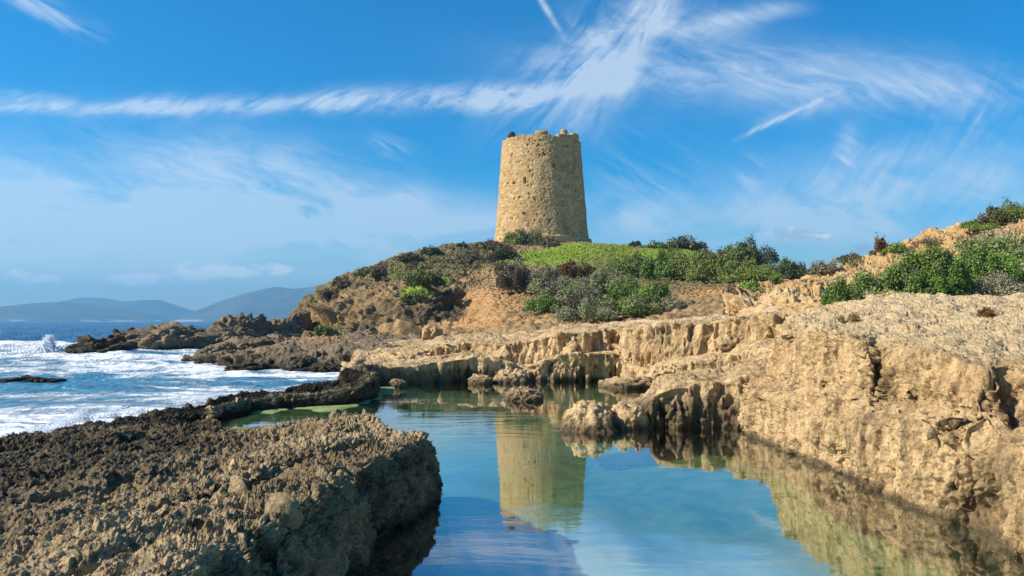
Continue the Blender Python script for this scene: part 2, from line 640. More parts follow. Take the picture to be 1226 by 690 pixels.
# ------------------------------------------------------------------ pool bed and pool water
def polar(name, Xs, d0, d1, nd, zf, mat, attrs=None, power=1.0):
    t = np.linspace(0, 1, nd)[None, :] ** power
    d = d0[:, None] * (d1[:, None] / d0[:, None]) ** t
    g = np.stack([(Xs[:, None] - CX) / F * d, d, np.zeros_like(d)], -1)
    v = g.reshape(-1, 3).astype(np.float32)
    z, at = zf(v)
    v[:, 2] = z
    fc = grid_faces(*g.shape[:2])
    a, b, c = v[fc[0, 0]], v[fc[0, 1]], v[fc[0, 2]]
    if np.cross(b - a, c - a)[2] < 0:
        fc = fc[:, ::-1]
    return mesh_obj(name, v, fc, mat, attrs=at)


m, nt, p = new_mat('pool bed')
geo = nt.nodes.new('ShaderNodeNewGeometry')
pos = geo.outputs['Position']
b1 = noise(nt, pos, .8, 5, .6)
b2 = noise(nt, pos, 5, 5, .65)
al = attr(nt, 'algae') * 1.15 + (b1 - .5) * 1.0 + (b2 - .5) * .5
c = mixc(nt, b1.step(.35, .65), (.33, .46, .47), (.50, .62, .58))
c = mixc(nt, b2.step(.5, .75) * .4, c, (.12, .15, .12))
c = mixc(nt, al.step(.45, .8), c, mixc(nt, b2.step(.35, .65), (.14, .21, .035), (.30, .32, .11)))
nt.links.new(c, p.inputs['Base Color'])
p.inputs['Roughness'].default_value = .9
M_bed = m


def bed_z(v):
    x, y = v[:, 0], v[:, 1]
    z = -.34 + fbm(v * .9, 3, 71) * .10
    wall = np.exp(-((x - 2.15) / .8) ** 2) * (y < 8)
    back = sstep(y, 8.2, 10.5)
    left = sstep(-x, 1.2, 2.2) * sstep(y, 6.2, 7.2)
    z = z + .20 * back + .26 * left + .10 * wall
    inside = sstep(x - np.interp(y, [0, 7, 8.3, 9.1, 9.8, 11, 13, 16], [-3.1, -3.15, -3.15, -2.92, -2.2, -2.1, -2.0, -1.4]), -.12, .02)
    z = np.minimum(z + .045 * left, np.where(left > .4, .012, -.05)) * inside - .6 * (1 - inside)
    algae = np.clip(wall * .95 + back * .8 + left * .9 + .55 * np.exp(-((x - 1.0) / 1.2) ** 2 - ((y - 6.7) / 1.0) ** 2) + .55 * sstep(y, 3.9, 5.6), 0, 1)
    return z, {'algae': algae * inside}


Xs = np.linspace(-1500, 2800, 300)
bed = polar('pool_bed', Xs, np.full(300, .5), np.full(300, 16.0), 220, bed_z, M_bed)
tag(bed, 'sandy pool floor with green algae under clear water', 'pool bed', kind='structure')

m = bpy.data.materials.new('pool water')
m.use_nodes = True
nt = m.node_tree
nt.nodes.remove(nt.nodes['Principled BSDF'])
out = nt.nodes['Material Output']
tr = nt.nodes.new('ShaderNodeBsdfTransparent')
tr.inputs[0].default_value = (.72, .93, .96, 1)
gl = nt.nodes.new('ShaderNodeBsdfGlossy')
gl.inputs['Roughness'].default_value = .015
mx = nt.nodes.new('ShaderNodeMixShader')
geo = nt.nodes.new('ShaderNodeNewGeometry')
x, y, z = xyz(nt, geo.outputs['Position'])
rip = noise(nt, comb(nt, x * 2.2, y * 7.0, 0.0), 1, 4, .55, .4)
calm = noise(nt, comb(nt, x * .35, y * .9, 0.0), 1, 3).step(.42, .62)
nb = bump(nt, rip * (calm * .8 + .15), .0021, 1.0)
nt.links.new(nb, gl.inputs['Normal'])
dt = nt.nodes.new('ShaderNodeVectorMath')
dt.operation = 'DOT_PRODUCT'
nt.links.new(geo.outputs['Incoming'], dt.inputs[0])
nt.links.new(nb, dt.inputs[1])
cosv = V(nt, dt.outputs['Value']).abs().min(1.0)
nt.links.new(((1.0 - cosv).pow(2.05) * .92 + .08).s, mx.inputs[0])
nt.links.new(tr.outputs[0], mx.inputs[1])
nt.links.new(gl.outputs[0], mx.inputs[2])
nt.links.new(mx.outputs[0], out.inputs['Surface'])
M_pool = m
poly = [(-1.5, -3), (-2.0, 2), (-2.2, 5), (-2.6, 7.0), (-3.12, 8.3), (-2.9, 9.1), (-1.97, 9.8), (-2.2, 11.2), (-2.3, 12.7), (-1.7, 14.2), (0, 16),
        (3, 15), (4, 11), (4, 7), (3.2, 5), (3.2, -3)]
me = bpy.data.meshes.new('pool_water')
me.from_pydata([(a, b, 0) for a, b in poly], [], [list(range(len(poly)))[::-1]])
if me.polygons[0].normal.z < 0:
    me.flip_normals()
me.materials.append(M_pool)
pool = bpy.data.objects.new('pool_water', me)
col.objects.link(pool)
tag(pool, 'still clear tidal pool mirroring the tower between the rocks', 'pool', kind='structure')

# ------------------------------------------------------------------ sea
m, nt, p = new_mat('sea')
geo = nt.nodes.new('ShaderNodeNewGeometry')
pos = geo.outputs['Position']
x, y, z = xyz(nt, pos)
foam = attr(nt, 'foam')
tur = attr(nt, 'shallow')
fn = noise(nt, comb(nt, x * 1.2, y * .8, 0.0), 1.6, 6, .68, .5)
fn2 = noise(nt, pos, 7, 5, .7)
fm = (foam + (fn - .5) * 1.0 + (fn2 - .5) * .45).step(.34, .78)
c = mixc(nt, tur, (.014, .105, .23), (.09, .33, .44))
c = mixc(nt, fm, c, (.80, .84, .86))
nt.links.new(c, p.inputs['Base Color'])
nt.links.new((fm * .5 + .22).s, p.inputs['Roughness'])
p.inputs['Specular IOR Level'].default_value = .26
p.inputs['IOR'].default_value = 1.33
wv = noise(nt, comb(nt, x * .35, y * .9, 0.0), 1.0, 5, .6)
wv2 = noise(nt, comb(nt, x * 2.0, y * 4.0, 0.0), 1.0, 4, .6)
nt.links.new(bump(nt, wv * 1.0 + wv2 * .25 + fm * .12, .8, 1.0), p.inputs['Normal'])
M_sea = m


def sea_z(v):
    x, y = v[:, 0], v[:, 1]
    X = CX + F * x / y
    dsh = sstep(60 - y, 0, 35)
    q = np.stack([x * .22 + y * .05, y * .55, 0 * x], 1)
    sw = fbm(q, 3, 81)
    z = sw * .07 * np.clip(y / 14, .35, 3)
    # a low breaker rolling in front of the outcrops
    yb = 29.5 + 1.6 * vnoise(np.stack([x * .18, 0 * x, 0 * x], 1), 83)
    br = np.exp(-((y - yb) / 1.3) ** 2) * sstep(X, -420, -60) * sstep(X, 150, 60)
    yb2 = 21.5 + 1.2 * vnoise(np.stack([x * .2, 0 * x + 9, 0 * x], 1), 84)
    br2 = np.exp(-((y - yb2) / 1.0) ** 2) * sstep(X, 420, 250) * .6
    z = z + br * .24 + br2 * .16
    z += fbm(v * 1.7, 3, 85) * .035 * sstep(y, 9, 14)
    q2 = np.stack([x * .30, y * .42, 0 * x], 1) + (fbm(v * .25, 2, 87) * .8)[:, None]
    web = ridged(q2 * 1.6, 4, 88)
    lanes = fbm(np.stack([x * .09, y * .28, 0 * x], 1), 3, 90)
    foam = .58 * (web - .40) * 1.2 + lanes * .42
    zone = sstep(33 - y, 0, 3)
    near_blue = np.exp(-((y - 13.2) / 1.9) ** 2) * sstep(X, 200, 90)
    shore = sstep(9.0 - y, 0, 2.4) * .45
    foam = (foam + .46 + shore - near_blue * .40) * zone
    foam = foam + br * .75 + br2 * .35
    farcap = sstep(vnoise(np.stack([x * .12, y * .22, 0 * x], 1), 92) + .4 * vnoise(np.stack([x * .4, y * .6, 0 * x], 1), 93), .62, .8) * .35 * sstep(160 - y, 0, 60)
    foam = np.maximum(foam, farcap)
    shallow = zone * (.55 + .35 * lanes) * .95
    return z, {'foam': np.clip(foam, 0, 1.2), 'shallow': np.clip(shallow, 0, 1)}


Xs = np.concatenate([np.linspace(-2600, -60, 120)[:-1], np.linspace(-60, 490, 620)])
d0 = np.interp(Xs, [-2600, -900, 0, 100, 200, 270, 300, 412, 425, 440, 490], [1.6, 2.6, 4.2, 6.0, 7.3, 8.65, 9.15, 9.85, 11.6, 12.9, 14.6])
sea1 = polar('sea_water', Xs, d0, np.full(len(Xs), 6400.0), 620, sea_z, M_sea, power=1.9)
tag(sea1, 'blue sea with white breaking foam reaching the horizon', 'sea', kind='structure')

# ------------------------------------------------------------------ foreground shelf
O_ = [(-.88, 1.2), (-.78, 2.0), (-.62, 3.05), (-.50, 3.9), (-.42, 4.5), (-.46, 4.85), (-.66, 5.25), (-1.0, 5.85), (-1.42, 6.05), (-1.9, 6.35),
      (-2.5, 7.0), (-3.02, 8.15), (-2.72, 9.0), (-2.3, 9.3), (-1.85, 9.6), (-1.8, 10.4), (-1.9, 11.6)]
S_ = [(-4.2, 1.2), (-4.1, 2.2), (-4.0, 3.6), (-3.9, 4.6), (-3.85, 5.2), (-3.8, 5.5), (-3.75, 5.9), (-3.7, 6.4), (-3.65, 6.9), (-3.6, 7.3),
      (-3.5, 7.8), (-3.36, 8.5), (-3.25, 9.6), (-2.8, 10.15), (-2.3, 10.6), (-2.45, 11.2), (-2.6, 12.0)]
zO = [.36, .36, .36, .36, .34, .30, .27, .33, .12, .05, .03, .08, .13, .16, .19, .24, .26]
zS = [.20, .20, .18, .16, .15, .15, .15, .14, .14, .13, .13, .13, .15, .18, .22, .25, .28]
cols = []
for k, ((ox, oy), (sx, sy), a, b) in enumerate(zip(O_, S_, zO, zS)):
    o, s = np.array([ox, oy]), np.array([sx, sy])
    w = np.linalg.norm(s - o)
    u = (s - o) / w
    e = min(.10, w * .2)
    pt = lambda q, z: (q[0], q[1], z)
    mid = o * .62 + s * .38
    inner = o * .86 + s * .14
    zm = (a * .5 + b * .5) - (.05 if k < 11 else 0)
    cols.append([pt(o - u * .04, -.45), pt(o, -.02), pt(o + u * e * .3, a * .7), pt(o + u * e, a), pt(inner, a * .93 + b * .07), pt(mid, zm),
                 pt(s - u * e, b), pt(s, .0), pt(s + u * .15, -.4)])


def crevices(p, n, R):
    d = np.zeros(len(p), np.float32)
    for line, wd, dp in (([(-1.5, 2.7), (-1.12, 3.3), (-.98, 3.8), (-.80, 4.35), (-.75, 4.7)], .06, .12),
                         ([(-2.4, 3.4), (-1.9, 4.0), (-1.5, 4.2)], .05, .07)):
        for (ax, ay), (bx, by) in zip(line[:-1], line[1:]):
            A = np.array([ax, ay]); B = np.array([bx, by])
            t = np.clip(((p[:, :2] - A) @ (B - A)) / ((B - A) @ (B - A)), 0, 1)
            dd = np.linalg.norm(p[:, :2] - (A + t[:, None] * (B - A)), axis=1) + vnoise(p * 6, 14) * .03
            d = np.maximum(d, dp * (1 - sstep(dd, wd * .4, wd * 1.6)))
    return -d * sstep(n[:, 2], .3, .7)


def shelf_mask(p, n, X, Y, R):
    m = no_mask(p, n, X, Y, R)
    # the seaward half is blackened; the pool side face has shade painted in
    t = sstep(R, 4.0, 5.6)
    pt = vnoise(p.astype(np.float32) * 1.1, 55) * .35
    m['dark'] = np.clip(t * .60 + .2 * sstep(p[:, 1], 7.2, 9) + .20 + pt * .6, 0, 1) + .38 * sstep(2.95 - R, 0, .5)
    return m


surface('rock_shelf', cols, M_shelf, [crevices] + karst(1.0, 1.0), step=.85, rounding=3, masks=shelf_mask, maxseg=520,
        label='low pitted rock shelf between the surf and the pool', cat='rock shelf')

# ------------------------------------------------------------------ right cliff
cols = [
    [Z(905, -.4, 9.2), Z(905, 0, 9.2), P(912, 474, 9.2), P(918, 462, 9.3), P(934, 450, 9.4), P(950, 394, 9.5), P(958, 384, 10), P(965, 374, 11), P(985, 371, 12.4), Z(990, .6, 13.0)],
    [Z(890, -.4, 7.2), Wt(890, 516), P(891, 476, 7.28), P(896, 464, 7.4), P(916, 452, 7.75), P(936, 392, 7.85), P(950, 383, 8.7), P(962, 375, 10), P(985, 371, 12), Z(990, .6, 12.8)],
    [Z(940, -.4, 6.2), Wt(940, 540), P(941, 486, 6.28), P(944, 472, 6.4), P(950, 458, 6.82), P(952, 396, 6.98), P(966, 387, 7.8), P(980, 375, 9.5), P(995, 367, 11.6), Z(1000, .6, 12.5)],
    [Z(1000, -.4, 5.2), Wt(1000, 566), P(1000, 495, 5.32), P(1001, 478, 5.42), P(1003, 461, 5.82), P(1004, 404, 5.98), P(1008, 393, 6.9), P(1012, 376, 9), P(1016, 362, 11.2), Z(1020, .6, 12.2)],
    [Z(1035, -.4, 4.8), Wt(1035, 583), P(1035, 503, 4.88), P(1036, 484, 4.96), P(1038, 464, 5.28), P(1038, 411, 5.42), P(1040, 397, 6.3), P(1040, 377, 8.7), P(1040, 355, 11), Z(1040, .6, 12)],
    [Z(1046, -.4, 4.7), Wt(1046, 588), P(1046, 508, 4.8), P(1046, 492, 4.9), P(1047, 470, 5.38), P(1047, 416, 5.55), P(1047, 399, 6.25), P(1046, 378, 8.6), P(1046, 354, 11), Z(1046, .6, 12)],
    [Z(1078, -.4, 4.35), Wt(1078, 601), P(1078, 516, 4.45), P(1078, 498, 4.55), P(1078, 474, 5.05), P(1078, 420, 5.22), P(1078, 401, 6.1), P(1078, 378, 8.5), P(1078, 353, 11), Z(1078, .6, 12)],
    [Z(1096, -.4, 4.2), Wt(1096, 608), P(1096, 520, 4.28), P(1096, 503, 4.36), P(1096, 480, 4.70), P(1096, 424, 4.85), P(1096, 404, 5.7), P(1095, 379, 8.5), P(1095, 353, 11), Z(1095, .6, 12)],
    [Z(1150, -.4, 3.85), Wt(1150, 628), P(1150, 535, 3.92), P(1150, 514, 4.0), P(1150, 488, 4.28), P(1150, 434, 4.40), P(1150, 411, 5.3), P(1150, 382, 8.3), P(1150, 354, 11), Z(1150, .6, 12)],
    [Z(1184, -.4, 3.72), Wt(1180, 642), P(1182, 545, 3.72), P(1184, 522, 3.8), P(1184, 492, 4.02), P(1184, 438, 4.15), P(1185, 414, 5.1), P(1185, 385, 8.1), P(1185, 355, 11), Z(1185, .6, 12)],
    [Z(1200, -.4, 3.5), Wt(1200, 655), P(1200, 550, 3.6), P(1200, 526, 3.7), P(1200, 494, 4.15), P(1200, 440, 4.28), P(1202, 415, 5.1), P(1202, 386, 8.1), P(1205, 356, 11), Z(1205, .6, 12)],
    [Z(1262, -.4, 3.0), Wt(1265, 695), P(1262, 575, 3.1), P(1262, 548, 3.2), P(1262, 505, 3.6), P(1262, 448, 3.72), P(1262, 418, 4.8), P(1265, 387, 8), P(1270, 355, 11), Z(1275, .6, 12)],
    [Z(1420, -.4, 2.2), Wt(1425, 795), P(1420, 720, 2.3), P(1420, 600, 2.45), P(1420, 520, 2.8), P(1420, 455, 3.2), P(1420, 425, 4.2), P(1420, 388, 7.5), P(1430, 350, 11), Z(1440, .6, 12)],
    [Z(2200, -.4, 1.15), Z(2210, 0, 1.15), Z(2200, .25, 1.2), Z(2200, .5, 1.3), Z(2200, .65, 1.5), Z(2200, .75, 1.8), Z(2000, .8, 3), Z(1800, .95, 7), Z(1700, 1.5, 11), Z(1700, .6, 12)],
]


def niches(p, n, R):
    d = np.zeros(len(p), np.float32)
    for (cx, cy, dd, rx, rz, dep) in ((1170, 603, 3.8, .12, .13, .11), (1012, 556, 5.3, .10, .10, .06), (1230, 500, 3.9, .07, .22, .10), (1208, 470, 4.1, .05, .18, .08)):
        q = np.array(P(cx, cy, dd))
        a = (p[:, 1] - q[1]) / (rx * 1.8)
        b = (p[:, 2] - q[2]) / rz
        d += dep * np.exp(-(a * a + b * b) ** 1.3) * (p[:, 0] < q[0] + .7)
    return -d


def cliff_mask(p, n, X, Y, R):
    m = no_mask(p, n, X, Y, R)
    q = p.astype(np.float32)
    # the rough lower bulge carries a grey-brown crust, the tops are bleached
    m['dark'] = np.clip(.42 * sstep(3.3 - R, 0, 1.2) + .8 * gz(X, Y, 1062, 465, 26, 40) + .7 * gz(X, Y, 1208, 500, 26, 55)  # recess and niche patches: stain plus shade painted into the colour
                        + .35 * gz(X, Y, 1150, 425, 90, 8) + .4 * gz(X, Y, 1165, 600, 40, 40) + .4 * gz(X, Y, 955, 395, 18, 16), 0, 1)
    m['pale'] = sstep(R + .55 * fbm(p.astype(np.float32) * 2.2, 3, 57), 4.7, 6.1) * .85 + .25 * sstep(R, 3, 3.6)
    return m


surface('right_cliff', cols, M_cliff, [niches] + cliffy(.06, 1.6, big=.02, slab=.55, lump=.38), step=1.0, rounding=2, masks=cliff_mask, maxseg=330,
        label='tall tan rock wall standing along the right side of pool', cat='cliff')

# ------------------------------------------------------------------ stepped ledges behind the pool
cols = [
    [Z(404, -.4, 11.9), Z(404, -.3, 12), Z(406, -.2, 12.2), Z(410, -.2, 14), Z(412, -.2, 17), Z(412, -.2, 26), Z(412, -.3, 36)],
    [Z(416, -.4, 11.7), Wt(416, 466), P(418, 447, 11.9), P(420, 440, 13.5), P(424, 430, 17), P(428, 412, 26), Z(428, -.3, 36)],
    [Z(440, -.4, 12.1), Wt(440, 463), P(440, 443, 12.3), P(440, 434, 16), P(440, 422, 17.3), P(440, 411, 26), Z(440, -.3, 36)],
    [Z(500, -.4, 12.8), Wt(500, 459), P(500, 437, 12.9), P(500, 431, 15.5), P(500, 421, 15.6), P(500, 408, 24), Z(500, -.3, 34)],
    [Z(560, -.4, 13.1), Wt(560, 457), P(560, 430, 13.25), P(560, 424, 15.2), P(560, 411, 15.3), P(560, 401, 22), Z(560, -.2, 30)],
    [Z(590, -.4, 13.1), Wt(590, 457), P(590, 434, 13.3), P(590, 430, 14.6), P(590, 412, 14.75), P(590, 401, 20), Z(590, -.2, 28)],
    [Z(630, -.4, 13.1), Wt(630, 457), P(630, 443, 13.5), P(630, 439, 14.4), P(630, 409, 14.5), P(630, 399, 19), Z(630, -.2, 26)],
    [Z(680, -.4, 13.1), Wt(680, 457), P(680, 427, 13.25), P(680, 424, 14.0), P(680, 400, 14.05), P(680, 391, 18), Z(680, -.2, 25)],
    [Z(741, -.4, 13.3), Wt(741, 456), P(741, 423, 13.42), P(741, 420, 14.15), P(741, 396, 14.2), P(741, 387, 17), Z(741, 0, 25)],
    [Z(749, -.4, 12.9), Wt(749, 458), P(749, 440, 13.05), P(749, 430, 13.1), P(749, 393, 13.2), P(749, 386, 16.5), Z(749, 0, 25)],
    [Z(778, -.4, 11.9), Wt(778, 464), P(778, 452, 12.1), P(778, 446, 12.65), P(778, 391, 12.75), P(778, 383, 16), Z(778, 0, 24)],
    [Z(815, -.4, 11.4), Wt(815, 468), P(815, 438, 11.5), P(815, 431, 12.3), P(815, 389, 12.4), P(815, 381, 15.3), Z(815, 0, 24)],
    [Z(850, -.4, 11.1), Wt(850, 470), P(850, 433, 11.22), P(850, 422, 12.1), P(850, 386, 12.2), P(850, 378, 15), Z(850, 0, 24)],
    [Z(900, -.4, 10.4), Wt(900, 475), P(900, 421, 10.6), P(900, 411, 11.6), P(900, 383, 11.65), P(900, 373, 14.3), Z(900, 0, 23)],
    [Z(940, -.4, 9.9), Wt(940, 480), P(940, 414, 10.05), P(940, 406, 11.0), P(940, 379, 11.05), P(940, 368, 13.8), Z(940, 0, 22)],
    [Z(1000, -.4, 9.9), Z(1000, .1, 10), P(1000, 405, 10.5), P(1000, 398, 11), P(1000, 374, 11.3), P(1000, 368, 13), Z(1000, 0, 20)],
]


def ledge_mask(p, n, X, Y, R):
    m = no_mask(p, n, X, Y, R)
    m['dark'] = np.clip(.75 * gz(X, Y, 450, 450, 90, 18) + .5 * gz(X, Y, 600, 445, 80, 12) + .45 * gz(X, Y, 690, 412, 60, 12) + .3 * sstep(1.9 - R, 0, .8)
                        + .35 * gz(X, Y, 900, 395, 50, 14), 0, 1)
    m['pale'] = sstep(R, 4.05, 4.5) * sstep(X, 640, 780) * .8
    m['dirt'] = .6 * gz(X, Y, 775, 430, 30, 22) + .3 * gz(X, Y, 560, 400, 60, 6)
    return m


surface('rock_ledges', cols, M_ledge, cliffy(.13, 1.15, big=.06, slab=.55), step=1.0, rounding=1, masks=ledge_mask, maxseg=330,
        label='stepped tan rock ledges along the back of the pool', cat='rock ledge')

cols = [
    [Z(758, -.4, 7.8), Z(759, -.2, 7.9), Z(760, -.15, 8.0), Z(762, -.15, 8.4), Z(764, -.2, 9), Z(766, -.4, 9.6)],
    [Z(768, -.4, 7.65), Wt(768, 511), P(770, 488, 7.7), P(773, 477, 8.2), P(776, 470, 8.8), Z(780, -.3, 9.6)],
    [Z(785, -.4, 7.5), Wt(785, 512), P(786, 472, 7.6), P(787, 462, 8.2), P(788, 455, 9), Z(790, -.3, 9.7)],
    [Z(810, -.4, 7.45), Wt(810, 512), P(810, 464, 7.6), P(810, 454, 8.2), P(810, 448, 9), Z(812, -.3, 9.9)],
    [Z(850, -.4, 7.4), Wt(850, 512), P(850, 462, 7.65), P(850, 450, 8.4), P(850, 441, 9.3), Z(852, -.3, 10.2)],
    [Z(900, -.4, 7.2), Wt(900, 516), P(900, 454, 7.5), P(900, 440, 8.4), P(902, 427, 9.6), Z(905, -.3, 10.4)],
    [Z(960, -.4, 6.9), Wt(960, 522), P(960, 452, 7.3), P(960, 436, 8.4), P(960, 422, 9.6), Z(960, -.3, 10.4)],
]


def block_mask(p, n, X, Y, R):
    m = no_mask(p, n, X, Y, R)
    m['dark'] = np.clip(.85 * sstep(Y, 455, 495) + .15, 0, 1)
    return m


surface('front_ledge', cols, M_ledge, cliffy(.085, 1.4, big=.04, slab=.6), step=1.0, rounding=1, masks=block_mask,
        label='dark based rock ledge at the foot of the right cliff', cat='rock ledge')

# ------------------------------------------------------------------ shore shelf on the left
cols = [
    [Z(226, -.5, 19), Z(228, -.3, 19.2), Z(232, -.2, 20), Z(240, -.2, 23), Z(250, -.2, 28), Z(250, -.6, 40)],
    [Z(238, -.5, 18.4), Wt(238, 436), P(242, 425, 18.8), P(250, 419, 21), P(258, 413, 27), Z(260, -.6, 40)],
    [Z(290, -.5, 17.2), Wt(290, 440), P(290, 422, 17.7), P(290, 417, 20.5), P(290, 411, 28), Z(290, -.6, 42)],
    [Z(345, -.5, 16.9), Wt(345, 442), P(345, 420, 17.4), P(345, 414, 21), P(345, 408, 30), Z(345, -.6, 42)],
    [Z(400, -.5, 16.9), Wt(400, 442), P(400, 420, 17.4), P(400, 413, 22), P(400, 407, 32), Z(400, -.6, 42)],
    [Z(450, -.5, 17.2), Wt(450, 441), P(450, 419, 17.7), P(450, 412, 22), P(450, 406, 32), Z(450, -.6, 42)],
    [Z(500, -.5, 18), Z(500, 0, 18), P(500, 419, 18.5), P(500, 411, 22), P(500, 405, 32), Z(500, -.6, 40)],
]


def shore_mask(p, n, X, Y, R):
    m = no_mask(p, n, X, Y, R)
    m['dirt'] = .95 * gz(X, Y, 385, 412, 50, 5.5) + .5 * gz(X, Y, 300, 428, 30, 8)
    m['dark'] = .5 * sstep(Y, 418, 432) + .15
    return m


surface('shore_ledge', cols, M_shore, cliffy(.22, 1.7, big=.05, slab=.55), step=1.0, rounding=1, masks=shore_mask,
        label='flat tan topped shore ledge with dark undercut side', cat='rock ledge')

# ------------------------------------------------------------------ tower hill
def zz(X, Y, d):
    return P(X, Y, d)[2]


hc = [  # X, (toe) (C) (D) (E) (F) (G ridge), z behind
    (326, (409, 40), (407, 42), (404, 46), (401, 50), (398, 55), (396, 60), -.4),
    (350, (409, 40), (402, 43), (397, 46), (392, 51), (387, 56), (383, 61), .2),
    (372, (408, 40), (396, 43), (386, 47), (376, 52), (368, 57), (362, 62), 1),
    (400, (408, 40), (397, 42), (374, 43.5), (357, 46.5), (344, 54), (337, 62), 2),
    (440, (406, 39), (396, 41), (371, 42.5), (349, 46), (332, 58), (322, 68), 3),
    (478, (404, 37), (395, 40), (374, 41.2), (353, 44), (328, 60), (307, 78), 5),
    (502, (403, 35), (393, 39.5), (374, 40.8), (353, 44), (323, 62), (301, 82), 5),
    (530, (402, 31), (391, 40), (371, 44), (350, 47), (320, 66), (296, 88), 7),
    (556, (401, 28), (388, 39), (369, 47), (348, 52), (317, 69), (293, 92), 7),
    (574, (401, 25), (384, 35), (361, 44), (337, 55), (312, 75), (291, 96), 8),
    (596, (402, 22), (381, 32), (353, 42), (331, 56), (308, 80), (290, 101), 9),
    (640, (398, 20.5), (383, 30), (353, 42), (329, 58), (308, 82), (289, 103), 10),
    (700, (392, 19.5), (384, 28), (357, 40), (331, 60), (310, 84), (289.5, 103), 10),
    (760, (386, 19), (379, 26), (361, 36), (336, 60), (312, 82), (292.5, 103), 9),
    (830, (378, 18.5), (366, 26), (353, 36), (341, 54), (318, 75), (299, 98), 7),
    (900, (370, 18), (357, 26), (346, 36), (340, 52), (326, 70), (312, 90), 5),
    (960, (366, 17), (352, 24), (343, 33), (338, 45), (334, 60), (331, 75), 3),
    (1040, (366, 16.5), (356, 24), (347, 33), (343, 45), (341, 60), (340, 75), 3),
]
cols = []
for (X, *pts, zb) in hc:
    c = [Z(X, -.7, pts[0][1] - .6)] + [P(X, y, d) for y, d in pts]
    gx, gy, gzv = c[-1]
    flatd = 22 if 560 < X < 800 else 6
    c.append((gx * (gy + flatd) / gy, gy + flatd, gzv - .1))
    c.append((gx * (gy + 55) / gy, gy + 55, min(zb, gzv) * .5))
    c.append((gx * (gy + 110) / gy, gy + 110, -2.0))
    cols.append(c)


def hill_mask(p, n, X, Y, R):
    m = no_mask(p, n, X, Y, R)
    top = sstep(R, 5.2, 5.7)
    g = (gz(X, Y, 700, 304, 70, 12) * 1.5 + gz(X, Y, 655, 312, 50, 9) * 1.0 + gz(X, Y, 800, 302, 60, 7) * .9 + gz(X, Y, 840, 312, 90, 12) * .8
         + gz(X, Y, 498, 351, 24, 6) * 1.2 + gz(X, Y, 472, 326, 18, 8) * .8 + gz(X, Y, 530, 338, 10, 4) * 1.1 + gz(X, Y, 585, 300, 12, 5) * .8 + gz(X, Y, 555, 310, 40, 9) * .4
         + gz(X, Y, 920, 349, 26, 3) * .8 + gz(X, Y, 440, 390, 30, 8) * .3 + gz(X, Y, 360, 395, 16, 8) * .35)
    path = gz(X, Y, 720, 326, 26, 6) + gz(X, Y, 752, 312, 12, 6) + gz(X, Y, 762, 302, 8, 6)
    m['grass'] = np.clip(g - path * 1.1, 0, 1.2)
    m['dirt'] = np.clip(gz(X, Y, 590, 362, 46, 26) + gz(X, Y, 840, 350, 70, 9) + path + gz(X, Y, 700, 386, 120, 5) * .8 + gz(X, Y, 560, 392, 60, 8) * .6 + gz(X, Y, 480, 368, 60, 14) * .25, 0, 1)
    m['olive'] = np.clip(.75 * sstep(R, 3.6, 4.8) * sstep(640 - X, 0, 60) + .55 * gz(X, Y, 375, 385, 40, 26) + .5 * gz(X, Y, 440, 400, 70, 8) + .6 * sstep(X, 640, 720) * sstep(R, 2.5, 3.5) + 1.0 * gz(X, Y, 700, 350, 85, 24), 0, 1)
    m['dark'] = np.clip(gz(X, Y, 533, 366, 34, 24) * 1.1 + gz(X, Y, 400, 375, 30, 22) * .45 + gz(X, Y, 470, 392, 70, 10) * .4 + gz(X, Y, 350, 395, 24, 14) * .5 + gz(X, Y, 575, 340, 20, 18) * .6 + sstep(fbm(p.astype(np.float32) * .35, 3, 58), .1, .6) * .8 * sstep(580 - X, 0, 40), 0, 1)  # first patch paints shade onto the right-facing side of the cliff
    return m


surface('tower_hill', cols, M_hill, hilly(), step=1.0, rounding=2, masks=hill_mask, maxseg=200,
        label='green and tan headland hill carrying the stone tower', cat='hill')

# ------------------------------------------------------------------ right hillside
dc = [  # X, five heights up the slope, z behind
    (870, 368, 363, 357, 352, 349, .5), (930, 367, 359, 351, 344, 341, 1.2), (985, 371, 364, 352, 337, 331, 2), (1030, 370, 366, 345, 327, 315, 2.5),
    (1060, 366, 352, 327, 312, 304, 3), (1110, 364, 344, 316, 301, 292, 3), (1165, 364, 338, 304, 285, 277, 3), (1226, 364, 333, 293, 273, 264, 3),
    (1400, 355, 312, 258, 226, 206, 3), (1800, 340, 280, 200, 150, 120, 3)]
cols = []
for (X, a, b, c_, d_, e, zb) in dc:
    n0 = 16 if X < 900 else (14 if X < 960 else 12.2)
    cols.append([Z(X, .2, n0 - .3), P(X, a, n0), P(X, b, n0 + 3), P(X, c_, n0 + 8), P(X, d_, n0 + 13), P(X, e, n0 + 18), Z(X, zb, n0 + 30), Z(X, -1, n0 + 60)])


def slope_mask(p, n, X, Y, R):
    m = no_mask(p, n, X, Y, R)
    m['olive'] = np.clip(.7 * sstep(3.2 - R, 0, .8) * sstep(X, 1040, 1080), 0, 1)
    m['pale'] = .6 * sstep(2.2 - R, 0, .6) * sstep(1010 - X, 0, 60)
    m['dirt'] = .5 * sstep(R, 3.2, 4) * (vnoise(p.astype(np.float32) * .5, 5) > -.1)
    m['dark'] = .5 * gz(X, Y, 1010, 355, 30, 12)  # shade of the hollow under the slab, put into the colour
    return m


surface('right_hillside', cols, M_slope, cliffy(.30, 1.0, flat=.8, slab=1.3), step=1.0, rounding=2, masks=slope_mask,
        label='dry tan slope rising to the right behind the cliff', cat='hillside')

